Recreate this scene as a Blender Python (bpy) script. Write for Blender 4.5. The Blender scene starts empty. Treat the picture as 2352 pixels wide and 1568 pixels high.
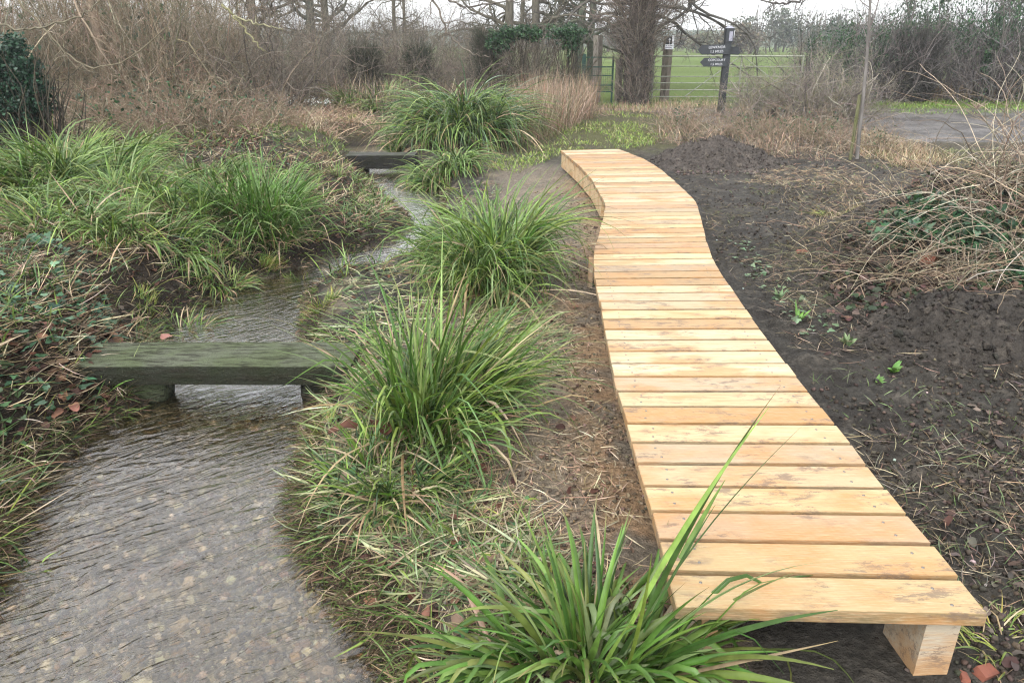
import bpy, math, random
import numpy as np
from mathutils import Vector
PI = math.pi
rad = math.radians
S = bpy.context.scene
C = S.collection

# ------------------------------------------------------------------ camera, world, sun, exposure
CH = 1.6; PITCH = 22.2; FP = 1698.0; CX = 1176.0; CY = 784.0
cam_d = bpy.data.cameras.new("camera"); cam = bpy.data.objects.new("camera", cam_d); C.objects.link(cam)
cam.location = (0, 0, CH); cam.rotation_euler = (rad(90 - PITCH), 0, 0)
cam_d.sensor_width = 36; cam_d.lens = 36 * FP / 2352; cam_d.clip_end = 3000; cam_d.clip_start = 0.02
S.camera = cam
SUN_EL, SUN_ROT = 48, 205
w = bpy.data.worlds.new("World"); S.world = w; w.use_nodes = True
nt = w.node_tree; nt.nodes.clear()
out = nt.nodes.new("ShaderNodeOutputWorld"); bg = nt.nodes.new("ShaderNodeBackground")
sky = nt.nodes.new("ShaderNodeTexSky"); sky.sky_type = 'NISHITA'; sky.sun_disc = False
sky.sun_elevation = rad(SUN_EL); sky.sun_rotation = rad(SUN_ROT); sky.dust_density = 1.5; sky.air_density = 1
hs = nt.nodes.new("ShaderNodeHueSaturation"); hs.inputs["Saturation"].default_value = 0.10; hs.inputs["Value"].default_value = 2.25
nt.links.new(sky.outputs[0], hs.inputs["Color"])
tc = nt.nodes.new("ShaderNodeTexCoord"); cn = nt.nodes.new("ShaderNodeTexNoise")
mp = nt.nodes.new("ShaderNodeMapping"); mp.inputs["Scale"].default_value = (1, 1, 2.5)
nt.links.new(tc.outputs["Generated"], mp.inputs[0]); nt.links.new(mp.outputs[0], cn.inputs["Vector"])
cn.inputs["Scale"].default_value = 2.2; cn.inputs["Detail"].default_value = 5
cr = nt.nodes.new("ShaderNodeMapRange"); cr.inputs[1].default_value = .3; cr.inputs[2].default_value = .7
cr.inputs[3].default_value = .82; cr.inputs[4].default_value = 1.15
nt.links.new(cn.outputs[0], cr.inputs[0])
mx = nt.nodes.new("ShaderNodeMix"); mx.data_type = 'RGBA'; mx.blend_type = 'MULTIPLY'; mx.inputs[0].default_value = 1
nt.links.new(hs.outputs[0], mx.inputs[6]); nt.links.new(cr.outputs[0], mx.inputs[7])
sx_ = nt.nodes.new("ShaderNodeSeparateXYZ"); nt.links.new(tc.outputs["Generated"], sx_.inputs[0])
zr = nt.nodes.new("ShaderNodeMapRange"); nt.links.new(sx_.outputs[2], zr.inputs[0]); zr.inputs[1].default_value = .05; zr.inputs[2].default_value = 1; zr.inputs[3].default_value = .70; zr.inputs[4].default_value = 1.75
mz = nt.nodes.new("ShaderNodeMix"); mz.data_type = 'RGBA'; mz.blend_type = 'MULTIPLY'; mz.inputs[0].default_value = 1
nt.links.new(mx.outputs[2], mz.inputs[6]); nt.links.new(zr.outputs[0], mz.inputs[7]); nt.links.new(mz.outputs[2], bg.inputs[0]); bg.inputs[1].default_value = 0.15
nt.links.new(bg.outputs[0], out.inputs[0])
sd = bpy.data.lights.new("sun", 'SUN'); so = bpy.data.objects.new("sun", sd); C.objects.link(so)
sd.energy = 0.6; sd.angle = rad(16); sd.color = (1, .96, .9)
az = rad(SUN_ROT)
d = Vector((math.sin(az) * math.cos(rad(SUN_EL)), math.cos(az) * math.cos(rad(SUN_EL)), math.sin(rad(SUN_EL))))
so.rotation_euler = d.to_track_quat('Z', 'Y').to_euler()
S.view_settings.view_transform = 'Standard'; S.view_settings.look = 'None'
S.view_settings.exposure = 0.63; S.view_settings.gamma = 1
S.cycles.use_denoising = True; S.cycles.denoising_prefilter = 'ACCURATE'; S.cycles.pixel_filter_type = 'BLACKMAN_HARRIS'; S.cycles.filter_width = 1.2; S.cycles.diffuse_bounces = 3; S.cycles.max_bounces = 8; S.cycles.transparent_max_bounces = 12

# ------------------------------------------------------------------ helpers
sp, cp = math.sin(rad(PITCH)), math.cos(rad(PITCH))
def P(u, v, z=0.0):
    """where the view ray through photo point (u, v) meets height z"""
    x = (u - CX) / FP; y = (CY - v) / FP
    t = (CH - z) / (sp - y * cp)
    return (x * t, (cp + y * sp) * t, z)
def PY(u, v, Y):
    x = (u - CX) / FP; y = (CY - v) / FP
    t = Y / (cp + y * sp)
    return (x * t, Y, CH + (y * cp - sp) * t)
def rng(s): return np.random.default_rng(s)
def _hash(ix, iy, s):
    n = (ix.astype(np.int64) * 374761393 + iy.astype(np.int64) * 668265263 + s * 974634777) & 0xFFFFFFFF
    n = ((n ^ (n >> 13)) * 1274126177) & 0xFFFFFFFF
    return ((n ^ (n >> 16)) & 0xFFFF) / 65535.0
def vnoise(x, y, s=0):
    ix = np.floor(x); iy = np.floor(y); fx = x - ix; fy = y - iy
    fx = fx * fx * (3 - 2 * fx); fy = fy * fy * (3 - 2 * fy)
    a = _hash(ix, iy, s); b = _hash(ix + 1, iy, s); c = _hash(ix, iy + 1, s); d_ = _hash(ix + 1, iy + 1, s)
    return (a * (1 - fx) + b * fx) * (1 - fy) + (c * (1 - fx) + d_ * fx) * fy
def fbm(x, y, sc, octv=4, s=0):
    r = 0; a = 1; tot = 0
    for o in range(octv):
        r = r + a * vnoise(x * sc + 13.7 * o, y * sc - 7.3 * o, s + o); tot += a; a *= .5; sc *= 2.03
    return r / tot - .5
def sstep(a, b, x):
    t = np.clip((x - a) / (b - a), 0, 1); return t * t * (3 - 2 * t)
def tag(o, label=None, cat=None, group=None, kind=None):
    if label: o['label'] = label
    if cat: o['category'] = cat
    if group: o['group'] = group
    if kind: o['kind'] = kind
    return o
def empty(name, loc=(0, 0, 0), label=None, cat=None, group=None):
    o = bpy.data.objects.new(name, None); C.objects.link(o); o.location = loc; o.empty_display_size = .1
    return tag(o, label, cat, group)

class Geo:
    def __init__(s): s.v = []; s.f = []; s.c = []; s.n = 0
    def add(s, v, f, c):
        v = np.asarray(v, float).reshape(-1, 3); f = np.asarray(f, np.int64).reshape(-1, 4)
        c = np.asarray(c, float)
        if c.ndim == 1: c = np.tile(c[:3], (len(v), 1))
        s.v.append(v); s.f.append(f + s.n); s.c.append(c); s.n += len(v); return s
    def box(s, c, size, col, rz=0, top=None, tilt=None):
        hx, hy, hz = [q / 2 for q in size]
        v = np.array([(-hx, -hy, -hz), (hx, -hy, -hz), (hx, hy, -hz), (-hx, hy, -hz),
                      (-hx, -hy, hz), (hx, -hy, hz), (hx, hy, hz), (-hx, hy, hz)], float)
        if rz:
            ca, sa = math.cos(rz), math.sin(rz)
            v = np.stack([v[:, 0] * ca - v[:, 1] * sa, v[:, 0] * sa + v[:, 1] * ca, v[:, 2]], 1)
        s.add(v + np.array(c), [(0, 3, 2, 1), (4, 5, 6, 7), (0, 1, 5, 4), (1, 2, 6, 5), (2, 3, 7, 6), (3, 0, 4, 7)], col)
        return s
    def prism(s, quad, z0, z1, col, ch=.003):
        """quad: 4 xy corners ccw; chamfered top"""
        q = np.array(quad, float); cen = q.mean(0)
        def ring(k, z):
            dv = cen - q; dv = dv / np.maximum(np.linalg.norm(dv, axis=1, keepdims=True), 1e-6)
            return np.c_[q + dv * k * 1.4, np.full(4, z)]
        R = [ring(ch, z0), ring(0, z0 + ch), ring(0, z1 - ch), ring(ch, z1)]
        v = np.concatenate(R); f = [(3, 2, 1, 0), (12, 13, 14, 15)]
        for k in range(3):
            for i in range(4): f.append((k * 4 + i, k * 4 + (i + 1) % 4, k * 4 + 4 + (i + 1) % 4, k * 4 + 4 + i))
        cc = np.tile(np.array(col, float), (16, 1)); cc[0:8] *= .42; cc[8:12] *= .62  # board sides darkened in colour, painting in the shade of the gaps
        s.add(v, f, cc); return s
    def tubes(s, paths, radii, cols, sides=3, caps=False):
        paths = np.asarray(paths, float); N, M, _ = paths.shape
        radii = np.broadcast_to(np.asarray(radii, float), (N, M)); cols = np.asarray(cols, float)
        if cols.ndim == 1: cols = np.tile(cols, (N, 1))
        T = np.gradient(paths, axis=1); T /= np.maximum(np.linalg.norm(T, axis=2, keepdims=True), 1e-9)
        ref = np.where(np.abs(T[:, :1, 2:3]) > .9, np.array([1., 0, 0]), np.array([0, 0, 1.]))
        ref = np.broadcast_to(ref, T.shape)
        A = np.cross(T, ref); A /= np.maximum(np.linalg.norm(A, axis=2, keepdims=True), 1e-9); B = np.cross(T, A)
        an = np.arange(sides) / sides * 2 * PI
        V = paths[:, :, None, :] + radii[:, :, None, None] * (A[:, :, None, :] * np.cos(an)[:, None] + B[:, :, None, :] * np.sin(an)[:, None])
        i = np.arange(N)[:, None, None] * M * sides; j = np.arange(M - 1)[None, :, None] * sides; k = np.arange(sides)[None, None, :]
        k2 = (k + 1) % sides
        F = np.stack([i + j + k, i + j + k2, i + j + sides + k2, i + j + sides + k], -1)
        s.add(V, F, np.repeat(cols, M * sides, axis=0))
        if caps and sides == 4 or caps and sides == 8:
            base = np.arange(N) * M * sides - N * M * sides
            for e in (0, (M - 1) * sides):
                if sides == 4: s.f.append(np.stack([base + e + q for q in range(4)], -1) + s.n)
                else:
                    s.f.append(np.stack([base + e + q for q in (0, 1, 2, 3)], -1) + s.n)
                    s.f.append(np.stack([base + e + q for q in (0, 3, 4, 7)], -1) + s.n)
                    s.f.append(np.stack([base + e + q for q in (4, 5, 6, 7)], -1) + s.n)
        return s
    def inst(s, tv, tf, pos, R, size, cols):
        """template copies: tv (K,3), R (N,3,3)"""
        tv = np.asarray(tv, float); tf = np.asarray(tf)
        pos = np.asarray(pos); N = len(pos); K = len(tv)
        V = np.einsum('nij,kj->nki', R, tv) * np.asarray(size).reshape(-1, 1, 1) + pos[:, None, :]
        F = tf[None] + (np.arange(N) * K)[:, None, None]
        s.add(V, F, np.repeat(cols, K, axis=0)); return s
    def blades(s, base, az, lean, L, W, droop, segs, cols, fold=.25, kink=None, power=1.3, tipcol=None, rg=None, sway=.25):
        N = len(base); rg = rg or rng(1)
        t = np.linspace(0, 1, segs + 1)
        th = lean[:, None] + droop[:, None] * t[None] ** power
        if kink is not None:
            kp, ka = kink; th = th + np.where(t[None] > kp[:, None], ka[:, None], 0)
        a = az[:, None] + (rg.normal(0, sway, N))[:, None] * t[None]
        ds = L[:, None] / segs
        thm = (th[:, 1:] + th[:, :-1]) / 2; am = (a[:, 1:] + a[:, :-1]) / 2
        stp = np.stack([np.sin(thm) * np.cos(am), np.sin(thm) * np.sin(am), np.cos(thm)], -1) * ds[:, :, None]
        pos = np.concatenate([np.zeros((N, 1, 3)), np.cumsum(stp, 1)], 1) + base[:, None, :]
        tw = rg.normal(0, .5, N)[:, None] + rg.normal(0, .5, N)[:, None] * t[None]
        T = np.stack([np.sin(th) * np.cos(a), np.sin(th) * np.sin(a), np.cos(th)], -1)
        Sd = np.stack([-np.sin(a), np.cos(a), 0 * a], -1)
        Nn = np.cross(Sd, T)
        side = Sd * np.cos(tw)[..., None] + Nn * np.sin(tw)[..., None]; nrm = np.cross(side, T)
        prof = np.minimum(.55 + 1.2 * t, 1) * np.clip((1 - t) * 2.2, 0.04, 1) ** .8
        wd = (W[:, None] * prof[None] * .5)[..., None]
        col = np.repeat(cols[:, None, :], segs + 1, 1)
        if tipcol is not None:
            m = sstep(.8, 1, t)[None, :, None] * (rg.random(N) < .4)[:, None, None]
            col = col * (1 - m) + np.array(tipcol) * m
        if fold:
            V = np.stack([pos - side * wd, pos - nrm * wd * fold * 2, pos + side * wd], 2); K = 3
        else:
            V = np.stack([pos - side * wd, pos + side * wd], 2); K = 2
        i = np.arange(N)[:, None, None] * (segs + 1) * K; j = np.arange(segs)[None, :, None] * K; k = np.arange(K - 1)[None, None]
        F = np.stack([i + j + k, i + j + k + 1, i + j + K + k + 1, i + j + K + k], -1)
        s.add(V, F, np.repeat(col[:, :, None, :], K, 2).reshape(-1, 3)); return s
    def mesh(s, name, smooth=True):
        v = np.concatenate(s.v); f = np.concatenate(s.f); c = np.concatenate(s.c)
        me = bpy.data.meshes.new(name)
        me.vertices.add(len(v)); me.vertices.foreach_set("co", v.astype(np.float32).ravel())
        me.loops.add(len(f) * 4); me.loops.foreach_set("vertex_index", f.astype(np.int32).ravel())
        me.polygons.add(len(f)); me.polygons.foreach_set("loop_start", np.arange(len(f), dtype=np.int32) * 4)
        me.polygons.foreach_set("use_smooth", np.full(len(f), smooth))
        ca = me.color_attributes.new("Col", 'FLOAT_COLOR', 'POINT')
        ca.data.foreach_set("color", np.c_[np.clip(c, 0, 1), np.ones(len(c))].astype(np.float32).ravel())
        me.update(calc_edges=True); me.validate(); return me
    def build(s, name, mat, parent=None, smooth=True, loc=None):
        if loc is not None:
            s.v = [q - np.array(loc) for q in s.v]
        o = bpy.data.objects.new(name, s.mesh(name, smooth)); C.objects.link(o); o.data.materials.append(mat)
        if loc is not None: o.location = loc
        if parent: o.parent = parent
        return o

def pick(rg, pal, n, jit=.12):
    pal = np.array(pal); c = pal[rg.integers(0, len(pal), n)]
    k = 1 + rg.normal(0, jit, (n, 1)); return np.clip(c * k * (1 + rg.normal(0, jit * .3, (n, 3))), .002, 1)
def randrot(rg, n, flat=None):
    """random rotations; flat = max tilt from horizontal"""
    z = rg.random(n) * 2 * PI
    if flat is None:
        tl = np.arccos(rg.uniform(-1, 1, n))
    else: tl = np.abs(rg.normal(0, flat, n))
    az_ = rg.random(n) * 2 * PI
    def Rz(a): o = np.zeros((n, 3, 3)); o[:, 0, 0] = np.cos(a); o[:, 0, 1] = -np.sin(a); o[:, 1, 0] = np.sin(a); o[:, 1, 1] = np.cos(a); o[:, 2, 2] = 1; return o
    def Rx(a): o = np.zeros((n, 3, 3)); o[:, 0, 0] = 1; o[:, 1, 1] = np.cos(a); o[:, 1, 2] = -np.sin(a); o[:, 2, 1] = np.sin(a); o[:, 2, 2] = np.cos(a); return o
    return Rz(az_) @ Rx(tl) @ Rz(z)

# branch growth
def grow(rg, start, dr, L, r, segs=5, wob=.25, trop=(0, 0, .1), taper=.75):
    N = len(start); dr = dr / np.maximum(np.linalg.norm(dr, axis=1, keepdims=True), 1e-9)
    pts = [start]; p = start; trop = np.array(trop)
    for k in range(segs):
        dr = dr + rg.normal(0, wob, (N, 3)) + trop; dr /= np.linalg.norm(dr, axis=1, keepdims=True)
        p = p + dr * (L / segs)[:, None]; pts.append(p)
    return np.stack(pts, 1), r[:, None] * (1 - taper * np.linspace(0, 1, segs + 1))[None]
def kids(rg, paths, radii, L, n, lr, ang, segs=4, wob=.25, trop=(0, 0, .08), tmin=.15, rr=.6, rmin=.001):
    N, M, _ = paths.shape; idx = np.repeat(np.arange(N), n); K = len(idx)
    t = rg.uniform(tmin, .98, K) * (M - 1); i = np.minimum(t.astype(int), M - 2); f = (t - i)[:, None]
    st = paths[idx, i] * (1 - f) + paths[idx, i + 1] * f
    tg = paths[idx, i + 1] - paths[idx, i]; tg /= np.maximum(np.linalg.norm(tg, axis=1, keepdims=True), 1e-9)
    rv = rg.normal(0, 1, (K, 3)); rv -= tg * (rv * tg).sum(1, keepdims=True); rv /= np.linalg.norm(rv, axis=1, keepdims=True)
    a = rg.normal(ang, ang * .3, K)[:, None]; dr = tg * np.cos(a) + rv * np.sin(a)
    L2 = L[idx] * lr * rg.uniform(.5, 1.2, K) * (1.15 - t / (M - 1) * .6)
    r2 = np.maximum((radii[idx, i] * (1 - f[:, 0]) + radii[idx, i + 1] * f[:, 0]) * rr, rmin)
    pa, ra = grow(rg, st, dr, L2, r2, segs, wob, trop)
    return pa, ra, L2

# ------------------------------------------------------------------ materials
def new_mat(name):
    m = bpy.data.materials.new(name); m.use_nodes = True; n = m.node_tree; n.nodes.clear()
    o = n.nodes.new("ShaderNodeOutputMaterial"); p = n.nodes.new("ShaderNodeBsdfPrincipled")
    n.links.new(p.outputs[0], o.inputs[0]); return m, n, p, o
def nd(n, t, **kw):
    q = n.nodes.new(t)
    for k, v in kw.items():
        if k in q.inputs: q.inputs[k].default_value = v
        else: setattr(q, k, v)
    return q
def mixc(n, a, b, fac, mode='MIX'):
    q = n.nodes.new("ShaderNodeMix"); q.data_type = 'RGBA'; q.blend_type = mode
    for s_, v in ((0, fac), (6, a), (7, b)):
        if hasattr(v, 'links'): n.links.new(v, q.inputs[s_])
        else: q.inputs[s_].default_value = v if s_ == 0 else (*v, 1)
    return q.outputs[2]
def ramp(n, src, a, b, c=0., d=1.):
    q = n.nodes.new("ShaderNodeMapRange"); n.links.new(src, q.inputs[0])
    for i, v in enumerate((a, b, c, d)): q.inputs[i + 1].default_value = v
    return q.outputs[0]
def objcoord(n, scale=(1, 1, 1), which="Object"):
    t = n.nodes.new("ShaderNodeTexCoord"); m = n.nodes.new("ShaderNodeMapping"); m.inputs["Scale"].default_value = scale
    n.links.new(t.outputs[which], m.inputs[0]); return m.outputs[0]
def noise(n, vec, scale, detail=4, rough=.6, dist=0):
    q = n.nodes.new("ShaderNodeTexNoise"); n.links.new(vec, q.inputs["Vector"])
    q.inputs["Scale"].default_value = scale; q.inputs["Detail"].default_value = detail
    q.inputs["Roughness"].default_value = rough; q.inputs["Distortion"].default_value = dist; return q.outputs[0]
def bump(n, p, h, strength, dist):
    b = n.nodes.new("ShaderNodeBump"); b.inputs["Strength"].default_value = strength; b.inputs["Distance"].default_value = dist
    n.links.new(h, b.inputs["Height"]); n.links.new(b.outputs[0], p.inputs["Normal"]); return b

def leaf_mat(name, rough=.42, trans=.3, spec=.5):
    m, n, p, o = new_mat(name); a = nd(n, "ShaderNodeAttribute", attribute_name="Col")
    v = noise(n, objcoord(n), 14, 3); col = mixc(n, a.outputs[0], (1, 1, 1), 0)
    k = ramp(n, v, .3, .7, .6, 1.3)
    mm = n.nodes.new("ShaderNodeVectorMath"); mm.operation = 'SCALE'; n.links.new(a.outputs[0], mm.inputs[0]); n.links.new(k, mm.inputs["Scale"])
    n.links.new(mm.outputs[0], p.inputs["Base Color"]); p.inputs["Roughness"].default_value = rough
    p.inputs["Specular IOR Level"].default_value = spec
    tr = n.nodes.new("ShaderNodeBsdfTranslucent"); n.links.new(mm.outputs[0], tr.inputs[0])
    ms = n.nodes.new("ShaderNodeMixShader"); ms.inputs[0].default_value = trans
    n.links.new(p.outputs[0], ms.inputs[1]); n.links.new(tr.outputs[0], ms.inputs[2]); n.links.new(ms.outputs[0], o.inputs[0])
    return m
M_leaf = leaf_mat("green_leaf", .40, .16, .32); M_dry = leaf_mat("dry_straw", .8, .12, .08); M_dead = leaf_mat("dead_leaf", .6, .1, .15)
def bark_mat(name, sc=30, bs=.5, rough=.85):
    m, n, p, o = new_mat(name); a = nd(n, "ShaderNodeAttribute", attribute_name="Col")
    v = noise(n, objcoord(n, (1, 1, .25)), sc, 5); k = ramp(n, v, .3, .7, .6, 1.35)
    mm = n.nodes.new("ShaderNodeVectorMath"); mm.operation = 'SCALE'; n.links.new(a.outputs[0], mm.inputs[0]); n.links.new(k, mm.inputs["Scale"])
    n.links.new(mm.outputs[0], p.inputs["Base Color"]); p.inputs["Roughness"].default_value = rough; p.inputs['Specular IOR Level'].default_value = .1
    bump(n, p, v, bs, .01); return m
M_twig = bark_mat("twig_bark", 60, .2); M_bark = bark_mat("tree_bark", 14, .8)

# new sawn deck wood: grain runs along x
def wood_mat():
    m, n, p, o = new_mat("sawn_pale_wood"); a = nd(n, "ShaderNodeAttribute", attribute_name="Col")
    oi = n.nodes.new("ShaderNodeObjectInfo"); geo = n.nodes.new("ShaderNodeNewGeometry")
    off = n.nodes.new("ShaderNodeVectorMath"); off.operation = 'MULTIPLY_ADD'
    comb = n.nodes.new("ShaderNodeCombineXYZ"); 
    for i in range(3): n.links.new(oi.outputs["Random"], comb.inputs[i])
    n.links.new(comb.outputs[0], off.inputs[0]); off.inputs[1].default_value = (37, 0, 53); n.links.new(geo.outputs["Position"], off.inputs[2])
    def mp_(s):
        q = n.nodes.new("ShaderNodeMapping"); q.inputs["Scale"].default_value = s; n.links.new(off.outputs[0], q.inputs[0]); return q.outputs[0]
    grain = noise(n, mp_((1.6, 30, 30)), 3, 6, .65, .6)
    fine = noise(n, mp_((6, 160, 160)), 3, 3, .6)
    big = noise(n, mp_((2.2, 5, 5)), 1.6, 3, .5)
    blot = noise(n, mp_((7, 18, 18)), 1.6, 7, .78)
    orange = mixc(n, a.outputs[0], (.33, .165, .055), ramp(n, big, .47, .64, 0, .75))
    c1 = mixc(n, orange, (.34, .20, .10), ramp(n, grain, .47, .64, 0, .75))
    c1 = mixc(n, c1, (.50, .40, .25), ramp(n, fine, .50, .7, 0, .5))
    stain = n.nodes.new("ShaderNodeMath"); stain.operation = 'MULTIPLY'
    n.links.new(ramp(n, blot, .51, .58, 0, 1), stain.inputs[0]); n.links.new(ramp(n, noise(n, mp_((1.5, 2.5, 2.5)), 2.6, 2), .47, .57, 0, .7), stain.inputs[1])
    c1 = mixc(n, c1, (.12, .085, .065), stain.outputs[0])
    # saw marks
    wv = n.nodes.new("ShaderNodeTexWave"); wv.wave_type = 'BANDS'; wv.bands_direction = 'DIAGONAL'
    n.links.new(mp_((1, .35, 1)), wv.inputs[0]); wv.inputs["Scale"].default_value = 30; wv.inputs["Distortion"].default_value = 3; wv.inputs["Detail"].default_value = 2
    c1 = mixc(n, c1, (.55, .42, .26), ramp(n, wv.outputs[1], .5, 1, 0, .03))
    n.links.new(c1, p.inputs["Base Color"]); p.inputs["Roughness"].default_value = .62; p.inputs["Specular IOR Level"].default_value = .35
    ad = n.nodes.new("ShaderNodeMath"); ad.operation = 'ADD'; n.links.new(grain, ad.inputs[0]); n.links.new(fine, ad.inputs[1])
    bump(n, p, ad.outputs[0], .35, .004); return m
M_wood = wood_mat()
def old_wood(name, axis=(2, 30, 30), green=(.07, .10, .04), amount=.6):
    m, n, p, o = new_mat(name); a = nd(n, "ShaderNodeAttribute", attribute_name="Col")
    g = noise(n, objcoord(n, axis), 2.5, 6, .65, .3); b = noise(n, objcoord(n), 5, 5, .6); f = noise(n, objcoord(n), 60, 3)
    c = mixc(n, a.outputs[0], (.02, .018, .013), ramp(n, g, .46, .62, 0, .85))
    c = mixc(n, c, green, ramp(n, b, .42, .62, 0, amount)) if name != 'mossy_old_timber' else mixc(n, c, (.72, .85, .5), ramp(n, b, .42, .62, 0, amount), 'MULTIPLY')
    c = mixc(n, c, (.16, .16, .13), ramp(n, f, .62, .75, 0, .25))
    n.links.new(c, p.inputs["Base Color"]); p.inputs["Roughness"].default_value = .8; p.inputs["Specular IOR Level"].default_value = .12
    ag = n.nodes.new('ShaderNodeMath'); ag.operation = 'ADD'; n.links.new(g, ag.inputs[0]); n.links.new(f, ag.inputs[1])
    bump(n, p, ag.outputs[0], 1., .015); return m
M_sleeper = old_wood("mossy_old_timber", (4, 20, 20), (.055, .070, .036), .6); M_post = old_wood("weathered_post_wood", (30, 30, 2), (.16, .16, .10), .35)
M_stake = old_wood("mossy_stake_wood", (30, 30, 2), (.11, .12, .045), .8)
def paint(name, col, rough=.5, metal=0):
    m, n, p, o = new_mat(name); b = noise(n, objcoord(n), 25, 4)
    n.links.new(mixc(n, col, tuple(q * .55 for q in col), ramp(n, b, .45, .7)), p.inputs["Base Color"])
    p.inputs["Roughness"].default_value = rough; p.inputs["Metallic"].default_value = metal; bump(n, p, b, .1, .002); return m
M_black = paint("black_paint", (.018, .022, .026)); M_green = paint("green_paint", (.012, .055, .038)); M_white = paint("white_plastic", (.75, .76, .78))
M_letter = paint("faded_lettering", (.42, .43, .45)); M_galv = paint("galvanised_steel", (.24, .25, .20), .6, .2); M_grey = paint("grey_plate", (.25, .25, .3)); M_screw = paint("steel_screw", (.20, .18, .16), .45, .6)
M_red = paint("red_marker", (.6, .03, .04)); M_brick = paint("orange_brick", (.17, .055, .032), .85)

# ground material: colour + wetness from attributes, detail from noise
def ground_mat():
    m, n, p, o = new_mat("earth_and_turf"); a = nd(n, "ShaderNodeAttribute", attribute_name="Col"); k = nd(n, "ShaderNodeAttribute", attribute_name="Kind")
    sep = n.nodes.new("ShaderNodeSeparateColor"); n.links.new(k.outputs[0], sep.inputs[0])
    g = n.nodes.new("ShaderNodeNewGeometry"); pos = g.outputs["Position"]
    f = noise(n, pos, 38, 6, .7); f2 = noise(n, pos, 9, 5, .6); f3 = noise(n, pos, 2.2, 4, .55)
    c = mixc(n, a.outputs[0], (0, 0, 0), ramp(n, f, .35, .6, .55, 0))
    c = mixc(n, c, (1, .85, .68), ramp(n, f2, .55, .8, 0, .10))
    # pebbles of the bed
    vo = n.nodes.new("ShaderNodeTexVoronoi"); n.links.new(pos, vo.inputs["Vector"]); vo.inputs["Scale"].default_value = 85
    vo2 = n.nodes.new("ShaderNodeTexVoronoi"); n.links.new(pos, vo2.inputs["Vector"]); vo2.inputs["Scale"].default_value = 120
    sh = n.nodes.new("ShaderNodeSeparateColor"); n.links.new(vo.outputs["Color"], sh.inputs[0])
    pb = mixc(n, (.075, .06, .034), (.46, .41, .29), ramp(n, sh.outputs[0], .2, 1, 0, 1))
    pb = mixc(n, pb, (.20, .15, .09), ramp(n, sh.outputs[1], .90, .94, 0, .5))
    pb = mixc(n, pb, (.52, .49, .42), ramp(n, sh.outputs[2], .90, .94, 0, .7))
    sh2 = n.nodes.new("ShaderNodeSeparateColor"); n.links.new(vo2.outputs["Color"], sh2.inputs[0])
    pb = mixc(n, pb, (.17, .15, .095), ramp(n, sh2.outputs[0], .3, .9, 0, .9))
    pb = mixc(n, pb, (.105, .084, .044), ramp(n, f3, .47, .60, 0, .75))
    c = mixc(n, c, pb, sep.outputs[0])
    n.links.new(c, p.inputs["Base Color"])
    r = n.nodes.new("ShaderNodeMapRange"); n.links.new(sep.outputs[1], r.inputs[0]); r.inputs[3].default_value = .85; r.inputs[4].default_value = .28
    n.links.new(r.outputs[0], p.inputs["Roughness"]); rs = n.nodes.new("ShaderNodeMapRange"); n.links.new(sep.outputs[1], rs.inputs[0]); rs.inputs[3].default_value = .05; rs.inputs[4].default_value = .40; n.links.new(rs.outputs[0], p.inputs["Specular IOR Level"])
    ad = n.nodes.new("ShaderNodeMath"); ad.operation = 'MULTIPLY_ADD'; n.links.new(f2, ad.inputs[0]); ad.inputs[1].default_value = 2.5; n.links.new(f, ad.inputs[2])
    b = bump(n, p, ad.outputs[0], 1, .04); return m
M_ground = ground_mat()
def water_mat():
    m, n, p, o = new_mat("clear_stream_water"); n.nodes.remove(p)
    g = n.nodes.new("ShaderNodeNewGeometry")
    def mp_(s, r=0):
        q0 = n.nodes.new("ShaderNodeMapping"); q0.inputs["Rotation"].default_value = (0, 0, r); n.links.new(g.outputs["Position"], q0.inputs[0])
        q = n.nodes.new("ShaderNodeMapping"); q.inputs["Scale"].default_value = s; n.links.new(q0.outputs[0], q.inputs[0]); return q.outputs[0]
    a = noise(n, mp_((2.6, 8, 5), -.62), 1.7, 3, .5, 1.8); b = noise(n, mp_((13, 32, 13), -.45), 1.3, 3, .55, 1.0)
    ad = n.nodes.new("ShaderNodeMath"); ad.operation = 'MULTIPLY_ADD'; n.links.new(b, ad.inputs[0]); ad.inputs[1].default_value = .14; n.links.new(a, ad.inputs[2])
    bm = n.nodes.new("ShaderNodeBump"); bm.inputs["Strength"].default_value = 1; bm.inputs["Distance"].default_value = .016; n.links.new(ad.outputs[0], bm.inputs["Height"])
    gl = n.nodes.new("ShaderNodeBsdfGlossy"); gl.inputs["Roughness"].default_value = .04; n.links.new(bm.outputs[0], gl.inputs["Normal"])
    rf = n.nodes.new("ShaderNodeBsdfRefraction"); rf.inputs["IOR"].default_value = 1.33; rf.inputs["Roughness"].default_value = .0; rf.inputs[0].default_value = (.95, .87, .70, 1); n.links.new(bm.outputs[0], rf.inputs["Normal"])
    tr = n.nodes.new("ShaderNodeBsdfTransparent"); tr.inputs[0].default_value = (.93, .90, .80, 1)
    fr = n.nodes.new("ShaderNodeFresnel"); fr.inputs[0].default_value = 1.5; n.links.new(bm.outputs[0], fr.inputs["Normal"])
    k = ramp(n, fr.outputs[0], .02, .32, .05, 1.0)
    ms = n.nodes.new("ShaderNodeMixShader"); n.links.new(k, ms.inputs[0]); n.links.new(rf.outputs[0], ms.inputs[1]); n.links.new(gl.outputs[0], ms.inputs[2])
    n.links.new(ms.outputs[0], o.inputs[0]); return m
M_water = water_mat()

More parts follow.
